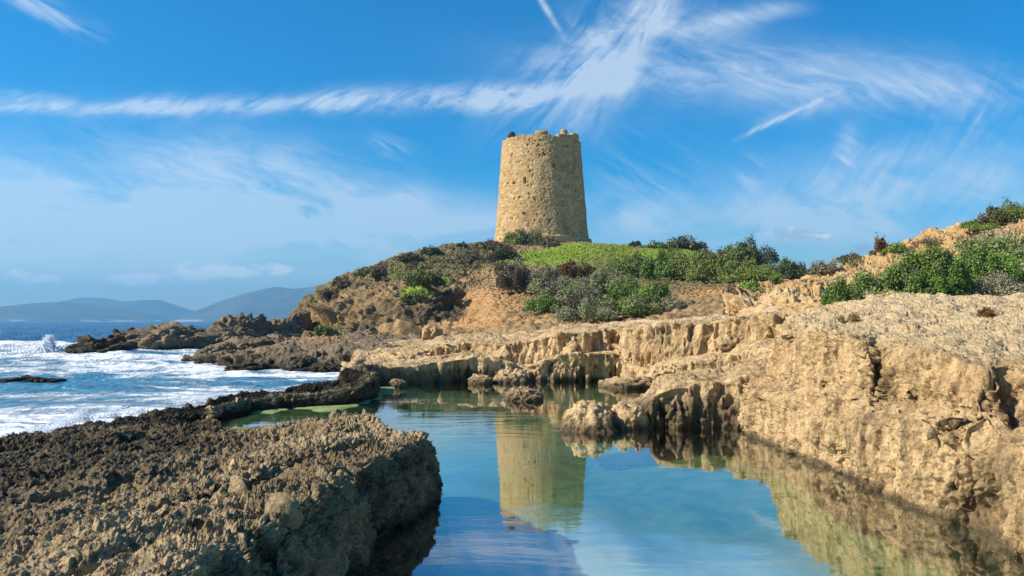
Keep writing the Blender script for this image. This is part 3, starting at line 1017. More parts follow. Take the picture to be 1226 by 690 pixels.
# land under everything, so that nothing floats from another side
m, nt, p = new_mat('ground')
p.inputs['Base Color'].default_value = (.3, .22, .12, 1)
gp = [(-1.0, 14), (3.5, 12), (5, 4), (3.5, -6), (60, -10), (160, 40), (120, 180), (0, 190), (-25, 100), (-16, 60), (-10, 40)]
me = bpy.data.meshes.new('ground')
me.from_pydata([(a, b, -.72) for a, b in gp], [], [list(range(len(gp)))])
if me.polygons[0].normal.z < 0:
    me.flip_normals()
me.materials.append(m)
g = bpy.data.objects.new('ground', me)
col.objects.link(g)
tag(g, kind='structure')

# ------------------------------------------------------------------ loose rocks and outcrops
_ico = {}


def ico(sub):
    if sub not in _ico:
        import bmesh
        b = bmesh.new()
        bmesh.ops.create_icosphere(b, subdivisions=sub, radius=1)
        v = np.array([q.co[:] for q in b.verts], np.float32)
        f = np.array([[w.index for w in q.verts] for q in b.faces], np.int32)
        b.free()
        _ico[sub] = (v, f)
    return _ico[sub]


def rock(label, X0, X1, Ytop, Ybase, mat, d=None, depth=None, sub=6, s=None, box=.55, dark=.3, cat='rock', group=None, seed=1, dirt=0, skew=0.0, amp=1.0, taper=0.0):
    """a boulder standing where its foot is seen, sized from its outline, with real depth"""
    Xc = (X0 + X1) / 2
    if d is None:
        bx, d, bz = Wt(Xc, Ybase)
    w = (X1 - X0) / F * d
    base = P(Xc, Ybase, d)
    dep = (depth or w * .8)
    top = P(Xc, Ytop, d + dep * .35)[2]
    h = max(top - base[2], .05)
    v, f = ico(sub)
    v = v.copy()
    v = np.sign(v) * np.abs(v) ** (1 - box * .5)
    v[:, :2] *= (1 - taper * np.clip(v[:, 2:3], -.2, 1))
    v[:, 0] += skew * v[:, 2]
    lump = fbm(v * 1.3 + seed * 7.7, 3, seed)
    v = v * (1 + lump * .28 * amp)[:, None]
    v[:, 0] *= w / 2 / max(np.abs(v[:, 0]).max(), .1)
    v[:, 1] *= dep / 2
    zt = v[:, 2].max()
    v[:, 2] = np.where(v[:, 2] > 0, v[:, 2] / zt * h, v[:, 2] * .5 * h)
    pos = np.array([base[0], d + dep / 2, base[2]], np.float32)
    s = s or max(w, h) * .8
    n = v / np.maximum(np.linalg.norm(v, axis=1, keepdims=True), 1e-6)
    q = (v + pos) / s
    fl = np.stack([q[:, 0] * 5, q[:, 1] * 5, q[:, 2] * 2], 1)
    w_ = fbm(q * 3, 2, 5)[:, None] * .5
    F1, F2 = worley(q * 3 + w_, 3)
    v = v + n * (np.clip(F2 - F1, 0, .4) * .14 + (billow(fl + w_, 8) - .5) * .07 + (billow(q * 13 + w_, 9) - .5) * .035 + (billow(q * 27, 6) - .5) * .016)[:, None] * s * amp
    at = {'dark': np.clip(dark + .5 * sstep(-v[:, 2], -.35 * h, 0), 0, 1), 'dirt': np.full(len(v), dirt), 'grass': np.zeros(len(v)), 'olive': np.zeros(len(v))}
    o = mesh_obj('rock', v, f, mat, attrs=at)
    o.location = pos
    tag(o, label, cat, group)
    return o


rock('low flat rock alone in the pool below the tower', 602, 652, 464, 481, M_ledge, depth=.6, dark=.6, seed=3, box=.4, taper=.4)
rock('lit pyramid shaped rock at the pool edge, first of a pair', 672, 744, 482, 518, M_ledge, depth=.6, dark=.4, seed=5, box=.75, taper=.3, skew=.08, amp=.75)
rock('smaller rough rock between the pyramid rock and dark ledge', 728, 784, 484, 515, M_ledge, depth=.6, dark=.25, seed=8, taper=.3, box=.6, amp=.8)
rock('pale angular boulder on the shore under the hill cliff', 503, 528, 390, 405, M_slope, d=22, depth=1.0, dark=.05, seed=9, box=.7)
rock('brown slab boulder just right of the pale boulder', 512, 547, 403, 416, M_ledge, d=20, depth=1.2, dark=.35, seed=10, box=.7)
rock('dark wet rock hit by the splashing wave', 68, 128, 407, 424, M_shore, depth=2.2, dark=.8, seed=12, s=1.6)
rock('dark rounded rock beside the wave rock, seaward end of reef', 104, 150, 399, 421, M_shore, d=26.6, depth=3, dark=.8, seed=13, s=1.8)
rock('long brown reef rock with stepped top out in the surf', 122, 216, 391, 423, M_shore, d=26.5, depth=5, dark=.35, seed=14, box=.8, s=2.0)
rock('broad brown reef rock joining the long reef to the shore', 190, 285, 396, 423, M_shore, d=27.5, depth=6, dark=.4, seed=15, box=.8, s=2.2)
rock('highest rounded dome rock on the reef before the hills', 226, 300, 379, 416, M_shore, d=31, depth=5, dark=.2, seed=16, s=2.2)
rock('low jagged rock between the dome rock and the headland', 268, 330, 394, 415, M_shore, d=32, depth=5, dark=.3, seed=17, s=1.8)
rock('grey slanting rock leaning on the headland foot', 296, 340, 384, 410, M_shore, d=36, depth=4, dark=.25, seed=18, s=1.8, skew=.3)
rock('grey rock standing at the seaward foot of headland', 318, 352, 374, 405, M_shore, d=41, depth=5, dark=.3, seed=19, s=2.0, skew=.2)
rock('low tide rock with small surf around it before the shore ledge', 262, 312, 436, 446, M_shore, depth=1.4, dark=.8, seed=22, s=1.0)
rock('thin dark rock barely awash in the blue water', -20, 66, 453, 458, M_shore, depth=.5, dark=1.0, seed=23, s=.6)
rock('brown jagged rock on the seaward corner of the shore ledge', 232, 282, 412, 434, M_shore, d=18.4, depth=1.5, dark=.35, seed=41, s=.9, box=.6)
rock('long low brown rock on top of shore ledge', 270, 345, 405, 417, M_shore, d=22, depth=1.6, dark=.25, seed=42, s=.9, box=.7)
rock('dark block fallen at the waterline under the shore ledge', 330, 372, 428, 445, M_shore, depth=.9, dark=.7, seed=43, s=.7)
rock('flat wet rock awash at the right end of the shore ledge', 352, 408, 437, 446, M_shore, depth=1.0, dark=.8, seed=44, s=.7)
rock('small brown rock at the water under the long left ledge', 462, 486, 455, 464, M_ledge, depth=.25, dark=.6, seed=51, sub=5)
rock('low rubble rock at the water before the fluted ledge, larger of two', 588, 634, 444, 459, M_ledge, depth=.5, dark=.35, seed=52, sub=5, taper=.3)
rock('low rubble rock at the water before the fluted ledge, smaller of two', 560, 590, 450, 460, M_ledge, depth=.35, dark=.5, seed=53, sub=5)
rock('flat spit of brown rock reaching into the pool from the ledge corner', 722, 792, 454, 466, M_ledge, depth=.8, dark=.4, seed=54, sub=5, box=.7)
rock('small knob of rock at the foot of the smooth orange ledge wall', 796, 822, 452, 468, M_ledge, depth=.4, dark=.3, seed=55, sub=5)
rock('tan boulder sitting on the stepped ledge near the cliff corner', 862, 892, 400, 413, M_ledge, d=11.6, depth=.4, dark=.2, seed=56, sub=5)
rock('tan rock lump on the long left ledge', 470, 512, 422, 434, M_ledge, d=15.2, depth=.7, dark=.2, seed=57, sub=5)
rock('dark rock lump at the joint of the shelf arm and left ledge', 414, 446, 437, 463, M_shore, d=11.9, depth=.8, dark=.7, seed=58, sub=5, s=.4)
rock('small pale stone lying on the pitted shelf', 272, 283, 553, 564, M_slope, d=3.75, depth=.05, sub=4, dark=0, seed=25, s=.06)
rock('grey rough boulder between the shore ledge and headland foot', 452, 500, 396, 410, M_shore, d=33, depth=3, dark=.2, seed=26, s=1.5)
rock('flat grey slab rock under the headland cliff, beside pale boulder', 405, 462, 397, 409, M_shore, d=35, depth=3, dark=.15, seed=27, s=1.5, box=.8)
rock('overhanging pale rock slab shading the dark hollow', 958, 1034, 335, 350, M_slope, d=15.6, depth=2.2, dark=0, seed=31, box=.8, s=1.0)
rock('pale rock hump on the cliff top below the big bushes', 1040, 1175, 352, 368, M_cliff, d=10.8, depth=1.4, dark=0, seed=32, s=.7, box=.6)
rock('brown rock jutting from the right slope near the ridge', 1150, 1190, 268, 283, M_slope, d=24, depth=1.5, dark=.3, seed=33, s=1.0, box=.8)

# ------------------------------------------------------------------ distant mountains
m, nt, p = new_mat('far hills')
geo = nt.nodes.new('ShaderNodeNewGeometry')
n1 = noise(nt, geo.outputs['Position'], .006, 6, .65)
c = mixc(nt, n1.step(.4, .62), (.045, .06, .03), (.12, .11, .07))
x, y, z = xyz(nt, geo.outputs['Position'])
c = mixc(nt, (z + n1 * 14).step(20, 12) * n1.step(.48, .56), c, (.5, .45, .38))
nt.links.new(c, p.inputs['Base Color'])
p.inputs['Roughness'].default_value = .95
M_far = m


def mountain(name, label, d, prof, seed):
    xs = np.linspace(prof[0][0], prof[-1][0], 260)
    ys = np.interp(xs, [a for a, _ in prof], [b for _, b in prof])
    k = np.ones(9) / 9
    ys = np.convolve(np.pad(ys, 4, 'edge'), k, 'valid')
    H = np.maximum((HZ - ys) / F * d, .5)
    rows = np.linspace(-1, 1, 61)
    wid = 900.0
    q = np.stack(np.broadcast_arrays(xs[:, None] * .012, rows[None, :] * 2.2, 0.0), -1).reshape(-1, 3).astype(np.float32)
    rg = ridged(q * 1.5, 4, seed).reshape(260, 61)
    fall = 1 - np.abs(rows[None, :]) ** 1.25
    z = H[:, None] * (fall + (rg - .5) * .35 * np.abs(rows[None, :]) * fall) - 2 * (1 - fall)
    dd = d + rows[None, :] * wid * (.35 + .65 * H[:, None] / H.max()) + (rg - .5) * 60
    x = (xs[:, None] - CX) / F * d + 0 * dd
    v = np.stack([x, dd, z], -1).reshape(-1, 3)
    f = grid_faces(260, 61)
    a, b, c = v[f[100, 0]], v[f[100, 1]], v[f[100, 2]]
    if np.cross(b - a, c - a)[2] < 0:
        f = f[:, ::-1]
    o = mesh_obj(name, v, f, M_far)
    tag(o, label, 'mountain', kind='structure')


mountain('mountain', 'low blue hill in front at the left horizon', 3900, [(-420, 384), (-300, 378), (-150, 374), (-40, 375), (0, 372), (25, 366), (50, 362), (75, 361), (95, 363), (130, 369), (160, 373), (185, 379), (205, 384.5)], 3)
mountain('mountain', 'paler blue ridge behind the low hill', 5200, [(40, 374), (80, 361), (100, 356), (125, 357), (150, 361), (170, 359), (190, 359), (210, 366), (235, 374), (262, 384)], 4)
mountain('mountain', 'high blue mountain meeting the headland', 4300, [(205, 384), (225, 378), (240, 372), (265, 361), (290, 352), (315, 346), (330, 343), (350, 346), (375, 343), (400, 336), (440, 326), (500, 330), (560, 350), (640, 378)], 5)

# ------------------------------------------------------------------ haze
m = bpy.data.materials.new('haze')
m.use_nodes = True
nt = m.node_tree
nt.nodes.remove(nt.nodes['Principled BSDF'])
pv = nt.nodes.new('ShaderNodeVolumePrincipled')
pv.inputs['Color'].default_value = (.24, .62, 1.0, 1)
pv.inputs['Density'].default_value = 0.00027
pv.inputs['Anisotropy'].default_value = 0.2
nt.links.new(pv.outputs[0], nt.nodes['Material Output'].inputs['Volume'])
x0, x1, y0, y1, z0, z1 = -19000, 3200, -200, 6900, -4.0, 300.0
vs = [(a, b, c) for a in (x0, x1) for b in (y0, y1) for c in (z0, z1)]
fs = [(0, 1, 3, 2), (4, 6, 7, 5), (0, 4, 5, 1), (2, 3, 7, 6), (0, 2, 6, 4), (1, 5, 7, 3)]
me = bpy.data.meshes.new('haze')
me.from_pydata(vs, [], fs)
me.materials.append(m)
hz = bpy.data.objects.new('haze', me)
col.objects.link(hz)
tag(hz, kind='stuff')

# ------------------------------------------------------------------ tower
m, nt, p = new_mat('tower masonry')
geo = nt.nodes.new('ShaderNodeTexCoord')
pos = geo.outputs['Object']
x, y, z = xyz(nt, pos)
n1 = noise(nt, pos, .25, 5, .6)
n2 = noise(nt, pos, 1.6, 5, .65)
n3 = noise(nt, pos, 5, 4, .7)
vo = nt.nodes.new('ShaderNodeTexVoronoi')
nt.links.new(comb(nt, x + (n2 - .5) * .5, y + (n2 - .5) * .5, z * 1.7), vo.inputs['Vector'])
vo.inputs['Scale'].default_value = 1.9
vr, vg, vb_ = xyz(nt, vo.outputs['Color'])
ve = V(nt, voronoi(nt, comb(nt, x + (n2 - .5) * .5, y + (n2 - .5) * .5, z * 1.7), 1.9, 'DISTANCE_TO_EDGE'))
c = mixc(nt, vr, (.40, .25, .105), (.62, .42, .195))
c = mixc(nt, vg.step(.78, .85) * .6, c, (.62, .50, .31))
c = mixc(nt, n1.step(.40, .62) * .5, c, (.50, .36, .17))
sk = noise(nt, comb(nt, x * 1.1, y * 1.1, z * .16), 1, 5, .65)
c = mixc(nt, sk.step(.53, .66) * .55, c, (.22, .16, .085))
c = mixc(nt, n2.step(.52, .68) * .5, c, (.26, .18, .09))
c = mixc(nt, ve.step(.06, .015) * .4, c, (.24, .17, .09))
nt.links.new(c, p.inputs['Base Color'])
p.inputs['Roughness'].default_value = .95
p.inputs['Specular IOR Level'].default_value = .1
nt.links.new(bump(nt, ve.step(0, .14) * .7 + n3 * .7 + n2 * .6, .06, .7), p.inputs['Normal'])
M_tower = m
m, nt, p = new_mat('blackened stone')
geo = nt.nodes.new('ShaderNodeTexCoord')
n2 = noise(nt, geo.outputs['Object'], 2.0, 4, .6)
nt.links.new(mixc(nt, n2.step(.4, .65), (.05, .045, .04), (.12, .10, .075)), p.inputs['Base Color'])
p.inputs['Roughness'].default_value = .95
M_black = m

TX, TD = 648.5, 109.0
tz = zz(TX, 288.0, 103.2) - .35
tower = bpy.data.objects.new('stone_tower', None)
tower.location = ((TX - CX) / F * TD, TD, tz)
col.objects.link(tower)
tag(tower, 'round tapering stone watchtower on the hilltop', 'tower')
TH = zz(TX, 160.5, TD - 5.2) - tz
R0, R1 = 113.5 / 2 / F * TD, 94.5 / 2 / F * TD
NA, NH = 560, 230
ang = np.linspace(0, 2 * np.pi, NA, endpoint=False)
# facing angle: -pi/2 looks to the camera
rim = (fbm(np.stack([np.cos(ang) * 2.2, np.sin(ang) * 2.2, 0 * ang], 1).astype(np.float32), 3, 101) * .35
       - .25 * np.exp(-((ang - math.radians(292)) / .18) ** 2))
rim = np.where(rim > .25, .25, rim)
hh = np.linspace(0, 1, NH)
A, Hh = np.meshgrid(ang, hh)
zt = Hh * (TH + rim[None, :])
rad = R0 + (R1 - R0) * np.minimum(zt / TH, 1.05) + .12 * np.exp(-zt / 1.2)
pts = np.stack([np.cos(A) * rad, np.sin(A) * rad, zt], -1)
fl = pts.reshape(-1, 3).astype(np.float32)
q = fl.copy()
q[:, 2] *= 1.6
F1, F2 = worley(q * 1.9, 5)
d = np.clip(F2 - F1, 0, .25) * .14 + fbm(fl * .35, 3, 103) * .10 + fbm(fl * 2.4, 3, 104) * .035 - .04
holes = sstep(vnoise(fl * 2.6, 105), .42, .6)
af = np.degrees(A.ravel()) % 360
cav = holes * np.exp(-((af - 268) / 14) ** 2 - ((fl[:, 2] - TH * .86) / 1.2) ** 2) * .9 + sstep(vnoise(fl * 1.9, 106), .45, .6) * .35 + holes * .12
slit = (np.abs(af - 246.5) < 1.6) & (np.abs(fl[:, 2] - TH * .57) < .38)
d = d - cav - slit * .9
nrm = np.stack([np.cos(A.ravel()), np.sin(A.ravel()), 0 * A.ravel()], 1)
outer = fl + nrm * d[:, None]
thick = 1.1
top_in = np.stack([np.cos(ang) * (R1 - thick), np.sin(ang) * (R1 - thick), TH + rim - .05], 1)
low_in = np.stack([np.cos(ang) * (R1 - thick), np.sin(ang) * (R1 - thick), 0 * ang + TH - 2.0], 1)
ctr = np.stack([np.cos(ang) * .02, np.sin(ang) * .02, 0 * ang + TH - 2.0], 1)
allv = np.concatenate([outer, top_in, low_in, ctr])
fc = grid_faces(NH + 3, NA, True)
wall = mesh_obj('wall', allv, fc, M_tower, tower)


def stub(a_deg, da, h, mat, name, thickness=.9, round_=0.0, out=0.02, base=.15):
    """a remnant of the parapet standing on the rim"""
    a0 = math.radians(a_deg)
    na, nz, nr = 22, 14, 6
    V_, Fc = ico(4)
    v = V_.copy()
    bx = np.sign(v) * np.abs(v) ** (1 - .55 * (1 - round_))
    bx = bx / np.abs(bx).max(0)
    aa = a0 + bx[:, 0] * da
    rr = R1 - thickness / 2 + out + bx[:, 1] * thickness / 2
    z_ = TH + rim[int((a_deg % 360) / 360 * NA)] - base + (bx[:, 2] * .5 + .5) * (h + base)
    w = np.stack([np.cos(aa) * rr, np.sin(aa) * rr, z_], 1).astype(np.float32)
    w += (fbm(w * 1.7, 3, 7)[:, None] * .12) * (v / np.linalg.norm(v, axis=1, keepdims=True))
    return mesh_obj(name, w, Fc, mat, tower)


def a_of(X):                       # facing angle on the rim seen at photo column X
    s = max(-.98, min(.98, (X - TX) / (94.5 / 2)))
    return 270 + math.degrees(math.asin(s))


stub(a_of(608.5), .10, .95, M_black, 'sentry_stub', 1.1, .8)['label'] = 'blackened rounded stub on the rim'
stub(a_of(647), .16, .42, M_tower, 'parapet_stub', .9, .3)
stub(a_of(675.5), .085, .85, M_tower, 'parapet_stub', .9, .3)
stub(a_of(670), .10, .4, M_tower, 'parapet_stub', .9, .3)
stub(a_of(690), .20, .72, M_tower, 'parapet_stub', .9, .2)
# low plinth visible on the right of the foot
pa = np.linspace(math.radians(268), math.radians(385), 160)
prof = [(R0 - .3, -1.2), (R0 + .38, -1.2), (R0 + .36, .55), (R0 + .30, .95), (R0 - .1, 1.05), (R0 - .3, 1.05)]
g = np.array([[(math.cos(a) * r, math.sin(a) * r, z) for r, z in prof] for a in pa])
g = np.moveaxis(linear(np.moveaxis(g, 1, 0), [2, 8, 3, 3, 2]), 0, 1)
sh = g.shape
fl = g.reshape(-1, 3).astype(np.float32)
fl += fbm(fl * 1.4, 3, 111)[:, None] * .10
mesh_obj('plinth', fl, grid_faces(sh[0], sh[1]), M_tower, tower)

# ------------------------------------------------------------------ shrubs
def leaf_mat(name, cols_, spec=.25):
    m, nt, p = new_mat(name)
    g = nt.nodes.new('ShaderNodeNewGeometry')
    rp = nt.nodes.new('ShaderNodeValToRGB')
    rp.color_ramp.interpolation = 'LINEAR'
    while len(rp.color_ramp.elements) < len(cols_):
        rp.color_ramp.elements.new(.5)
    for i, c in enumerate(cols_):
        e = rp.color_ramp.elements[i]
        e.position = i / (len(cols_) - 1)
        e.color = (*c, 1)
    pn = noise(nt, g.outputs['Position'], .9, 3, .6)
    ri = V(nt, g.outputs['Random Per Island'])
    nt.links.new((ri * .6 + (pn - .5) * 1.3 + .2).s, rp.inputs[0])
    nt.links.new(rp.outputs[0], p.inputs['Base Color'])
    p.inputs['Roughness'].default_value = .6
    p.inputs['Specular IOR Level'].default_value = spec
    return m


M_leaf = {
    'green': leaf_mat('mastic leaves', [(0.059, 0.114, 0.022), (0.112, 0.192, 0.037), (0.198, 0.277, 0.069), (0.277, 0.334, 0.106)]),
    'bright': leaf_mat('bright leaves', [(0.079, 0.156, 0.025), (0.145, 0.256, 0.040), (0.238, 0.355, 0.069), (0.330, 0.412, 0.112)]),
    'dark': leaf_mat('dark leaves', [(0.033, 0.051, 0.025), (0.065, 0.089, 0.039), (0.111, 0.129, 0.061), (0.166, 0.169, 0.088)]),
    'grey': leaf_mat('grey scrub twigs', [(.165, .15, .095), (.25, .23, .145), (.34, .31, .20), (.26, .26, .12)]),
    'mixed': leaf_mat('grey green scrub', [(0.120, 0.169, 0.053), (0.203, 0.268, 0.088), (0.314, 0.318, 0.175), (0.425, 0.427, 0.263)]),
    'olive': leaf_mat('olive scrub', [(0.092, 0.135, 0.027), (0.157, 0.219, 0.045), (0.240, 0.278, 0.070), (0.296, 0.278, 0.122)]),
    'rust': leaf_mat('rusty scrub', [(0.084, 0.042, 0.018), (0.154, 0.077, 0.028), (0.224, 0.119, 0.049), (0.168, 0.112, 0.056)]),
    'brown': leaf_mat('brown scrub', [(0.084, 0.063, 0.042), (0.140, 0.105, 0.067), (0.210, 0.161, 0.105), (0.252, 0.196, 0.126)]),
    'grass': leaf_mat('grass blades', [(0.149, 0.230, 0.016), (0.207, 0.299, 0.023), (0.287, 0.368, 0.040), (0.345, 0.356, 0.092)]),
    'straw': leaf_mat('dry grass', [(0.230, 0.161, 0.069), (0.322, 0.230, 0.103), (0.184, 0.161, 0.057)]),
}
m, nt, p = new_mat('twig')
p.inputs['Base Color'].default_value = (.20, .17, .125, 1)
p.inputs['Roughness'].default_value = .9
M_twig = m

BV = []
for v, f in TERRAIN:
    BV.append(BVHTree.FromPolygons([Vector(q) for q in v[::1].tolist()], f.tolist()) if len(v) < 40000 else None)


def _bvh(i):
    if BV[i] is None:
        v, f = TERRAIN[i]
        BV[i] = BVHTree.FromPolygons(v.tolist(), f.tolist())
    return BV[i]


def ground_at(X, Y, dmin=9.0):
    best = None
    r = ray(X, Y).normalized()
    for i in range(len(TERRAIN)):
        o = Vector((0, 0, HC)) + r * (dmin / r.y)
        h = _bvh(i).ray_cast(o, r)
        if h[0] is not None and (best is None or h[0].y < best.y):
            best = h[0]
    return best


def leaves(points, normals_, size, aspect=.55, jitter=.9):
    n = len(points)
    nn = normals_ + RNG.normal(0, jitter, (n, 3))
    nn /= np.linalg.norm(nn, axis=1, keepdims=True)
    t = np.cross(nn, RNG.normal(0, 1, (n, 3)))
    t /= np.maximum(np.linalg.norm(t, axis=1, keepdims=True), 1e-6)
    b = np.cross(nn, t)
    s = size * RNG.uniform(.6, 1.35, (n, 1))
    bend = nn * s * .25
    v = np.stack([points - t * s, points + b * s * aspect + bend, points + t * s, points - b * s * aspect + bend], 1)
    f = np.arange(n * 4).reshape(n, 4)
    return v.reshape(-1, 3), f


def crown(w, dep, h, nlobe, nleaf, size, seed, flat=1.0):
    r = np.random.default_rng(seed)
    lob = []
    for k in range(nlobe):
        a = r.uniform(0, 2 * np.pi)
        q = r.uniform(0, 1) ** .55 * .80
        lx, ly = math.cos(a) * q * w / 2, math.sin(a) * q * dep / 2
        edge = 1 - q * q * .9
        lh = h * r.uniform(.5, 1.0) * (1 - q * q * .75)
        lr = min(w, dep) / 2 * r.uniform(.15, .38)
        lob.append((lx, ly, lh, lr * w / min(w, dep), lr * dep / min(w, dep)))
    pts, nor = [], []
    per = nleaf // nlobe
    for lx, ly, lh, ra, rb in lob:
        u = r.normal(0, 1, (per, 3))
        u[:, 2] = np.abs(u[:, 2]) * 1.1 - .25
        u /= np.linalg.norm(u, axis=1, keepdims=True)
        rr = 1 - np.abs(r.normal(0, .18, (per, 1))) + (r.uniform(0, 1, (per, 1)) < .14) * r.uniform(0, .30, (per, 1))
        wob = 1 + .25 * vnoise((u * 2.4 + seed + lx).astype(np.float32), 3)[:, None] + .14 * vnoise((u * 6 + seed).astype(np.float32), 4)[:, None]
        q = u * rr * wob
        zc = lh * .45
        pts.append(np.stack([lx + q[:, 0] * ra, ly + q[:, 1] * rb, np.maximum(zc + q[:, 2] * lh * .62, -.12 * h)], 1))
        nor.append(u)
    pts, nor = np.concatenate(pts), np.concatenate(nor)
    for k, e in ((0, w), (1, dep)):
        lo, hi = np.percentile(pts[:, k], 1), np.percentile(pts[:, k], 99)
        pts[:, k] = (pts[:, k] - (lo + hi) / 2) * e / (hi - lo)
    pts[:, 2] *= h / np.percentile(pts[:, 2], 98.5)
    return pts, nor


def shrub(label, X0, X1, Ytop, Ybase, kind, leaf_px=1.9, n=None, group=None, dmin=9.0, name='shrub', depth=None, lobes=None, twigs=False, second=None, dgiven=None):
    Xc = (X0 + X1) / 2
    g = ground_at(Xc, Ybase, dmin) if dgiven is None else Vector(P(Xc, Ybase, dgiven))
    if g is None:
        print('no ground for', label)
        return
    d = g.y
    w = (X1 - X0) / F * d
    h = max((Ybase - Ytop) / F * d, .1)
    dep = depth or max(w * .75, h)
    size = leaf_px / F * d * .62
    area = (X1 - X0) * (Ybase - Ytop)
    n = n or int(np.clip(area * 5.0 / leaf_px ** 1.3 * 2.4, 400, 18000))
    lobes = lobes or max(5, int((X1 - X0) * 3.4 / max(8, (Ybase - Ytop) * .75)) + 8)
    sd = abs(hash((X0, Ytop, Ybase))) % 9999
    pts, nor = crown(w, dep, h, lobes, n, size, sd)
    pts[:, 1] += dep * .45
    # follow the ground
    gb = ground_at(Xc, Ybase - .30 * (Ybase - Ytop), dmin) if dgiven is None else None
    slope = 0.0
    if gb is not None and gb.y - g.y > .05 and gb.y - g.y < dep * 2:
        slope = np.clip((gb.z - g.z) / (gb.y - g.y), -.3, .6)
    pts[:, 2] += np.maximum(pts[:, 1], 0) * slope * .6
    v, f = leaves(pts, nor, size)
    if second:
        mask = vnoise((pts / max(h, .3) * 1.1 + sd).astype(np.float32), 8) > .05
        k1 = np.repeat(~mask, 4)
    o = mesh_obj(name, v - 0, f, M_leaf[kind], smooth=False)
    if second:
        o.data.materials.append(M_leaf[second])
        o.data.polygons.foreach_set('material_index', mask.astype(np.int32))
    o.location = g
    tag(o, label, 'shrub', group)
    if twigs or (X1 - X0) >= 30 and kind in ('grey', 'brown', 'mixed', 'dark'):
        tv, tf = [], []
        r = random.Random(sd)
        for k in range(16 if twigs else 42):
            a = np.array([r.uniform(-.12, .12) * w, dep * .45 + r.uniform(-.1, .1) * dep, -.05])
            b = np.array([(r.uniform(-.42, .42) if twigs else r.uniform(-.5, .5)) * w, dep * .45 + r.uniform(-.5, .25) * dep, h * r.uniform(.55, .95 if twigs else 1.12)])
            mid = (a + b) / 2 + np.array([r.uniform(-.08, .08) * w, 0, h * .1])
            rad0 = (.022 * h + .006) if twigs else .35 / F * d
            path = [a, mid, b]
            base = len(tv)
            for i_, (q, rr) in enumerate(zip(path, (rad0, rad0 * .65, rad0 * .25))):
                for t in range(5):
                    an = t / 5 * 6.283
                    tv.append(q + np.array([math.cos(an) * rr, math.sin(an) * rr, 0]))
            for i_ in range(2):
                for t in range(5):
                    t2 = (t + 1) % 5
                    tf.append((base + i_ * 5 + t, base + i_ * 5 + t2, base + i_ * 5 + 5 + t2, base + i_ * 5 + 5 + t))
        mesh_obj('branches', np.array(tv), np.array(tf), M_twig, o)
    return o


HG = 'scrub on the tower hill'
SL = 'bushes on the right slope'
FG = 'scrub patch covering the front of the hill'
BK = 'green thicket right of the tower'
LF = 'scrub clumps along the left flank of the hill'
shrub('dark rounded bush hiding the left foot of the tower', 604, 660, 274, 301, 'dark', group=HG, second='olive', dmin=60, dgiven=97)
shrub('low dark tail of scrub touching the bush at the tower foot', 648, 670, 286, 297, 'brown', group=HG, dmin=60)
shrub('flat brown scrub just left of the tower foot bush', 572, 612, 288, 301, 'brown', group=LF, dmin=60)
shrub('dark brown scrub mound below the tower foot, left of the grass', 585, 622, 296, 312, 'brown', group=LF, second='dark', dmin=60)
shrub('wide purple brown scrub on the upper left flank', 540, 588, 299, 317, 'brown', group=LF, second='grey', dmin=50)
shrub('small dark bush breaking the skyline left of tower', 503, 528, 295, 307, 'dark', group=LF, dmin=50)
shrub('tiny dark bush on the skyline nearest the tower', 546, 562, 290, 297, 'dark', group=LF, dmin=50)
shrub('low dark scrub along the skyline below the tiny bush', 476, 506, 303, 315, 'dark', group=LF, dmin=50, second='brown')
shrub('round brown bush at the middle of left skyline', 443, 462, 320, 337, 'brown', group=LF, dmin=50)
shrub('small scrub tuft on the lower left skyline', 424, 446, 322, 332, 'dark', group=LF, dmin=50, second='olive')
shrub('brown scrub on the skyline corner above the sea cliff', 396, 420, 333, 346, 'brown', group=LF, dmin=45)
shrub('dark scrub patch clinging to the sea cliff edge', 384, 408, 349, 362, 'brown', group=LF, dmin=45, second='dark')
shrub('lowest scrub tuft at the seaward end of the cliff', 366, 378, 357, 370, 'brown', group=LF, dmin=45, second='olive')
shrub('dark green mound bush above the bright grass patch', 484, 530, 323, 346, 'dark', group=LF, dmin=40, second='olive')
shrub('small brown tuft between the skyline and dark mound bush', 488, 504, 316, 324, 'brown', group=LF, dmin=40)
shrub('scrub fringe hanging over the shaded cliff face', 480, 512, 352, 366, 'dark', group=LF, dmin=40, second='olive')
shrub('dark bush at the top of the shaded gully', 592, 612, 314, 330, 'dark', group=LF, dmin=40, second='brown')
shrub('green tuft at the foot of the sea cliff', 376, 396, 392, 403, 'olive', group=LF, dmin=36)
# grey and green scrub in front of the tower hill
shrub('leafless grey scrub at the upper left of the front patch', 596, 652, 315, 352, 'grey', group=FG, dmin=30, second='brown')
shrub('grey scrub below the grass, between bare scrub and rusty bush', 636, 690, 322, 356, 'grey', group=FG, dmin=30, second='mixed')
shrub('rusty red brown bush under the grass', 666, 706, 313, 335, 'rust', group=FG, dmin=30, second='rust')
shrub('small green bush touching the right of the rusty bush', 696, 712, 316, 328, 'olive', group=FG, dmin=30)
shrub('green leafy clump at the lower left of the front patch', 630, 676, 352, 376, 'green', group=FG, dmin=25, second='mixed')
shrub('grey green scrub in the middle of the front patch', 664, 724, 336, 374, 'mixed', group=FG, dmin=25, second='grey')
shrub('grey twiggy scrub below the dirt track', 700, 762, 325, 356, 'grey', group=FG, dmin=25, second='mixed')
shrub('bright green crown bush at the heart of the front patch', 730, 786, 334, 366, 'green', group=FG, dmin=25, second='bright')
shrub('green scrub at the upper right of the front patch', 766, 804, 338, 362, 'green', group=FG, dmin=25, second='mixed')
shrub('grey scrub tip at the right end of the front patch', 782, 824, 356, 374, 'grey', group=FG, dmin=20, second='mixed')
shrub('grey green scrub along the lower right edge of the front patch', 728, 790, 356, 381, 'mixed', group=FG, dmin=20, second='green')
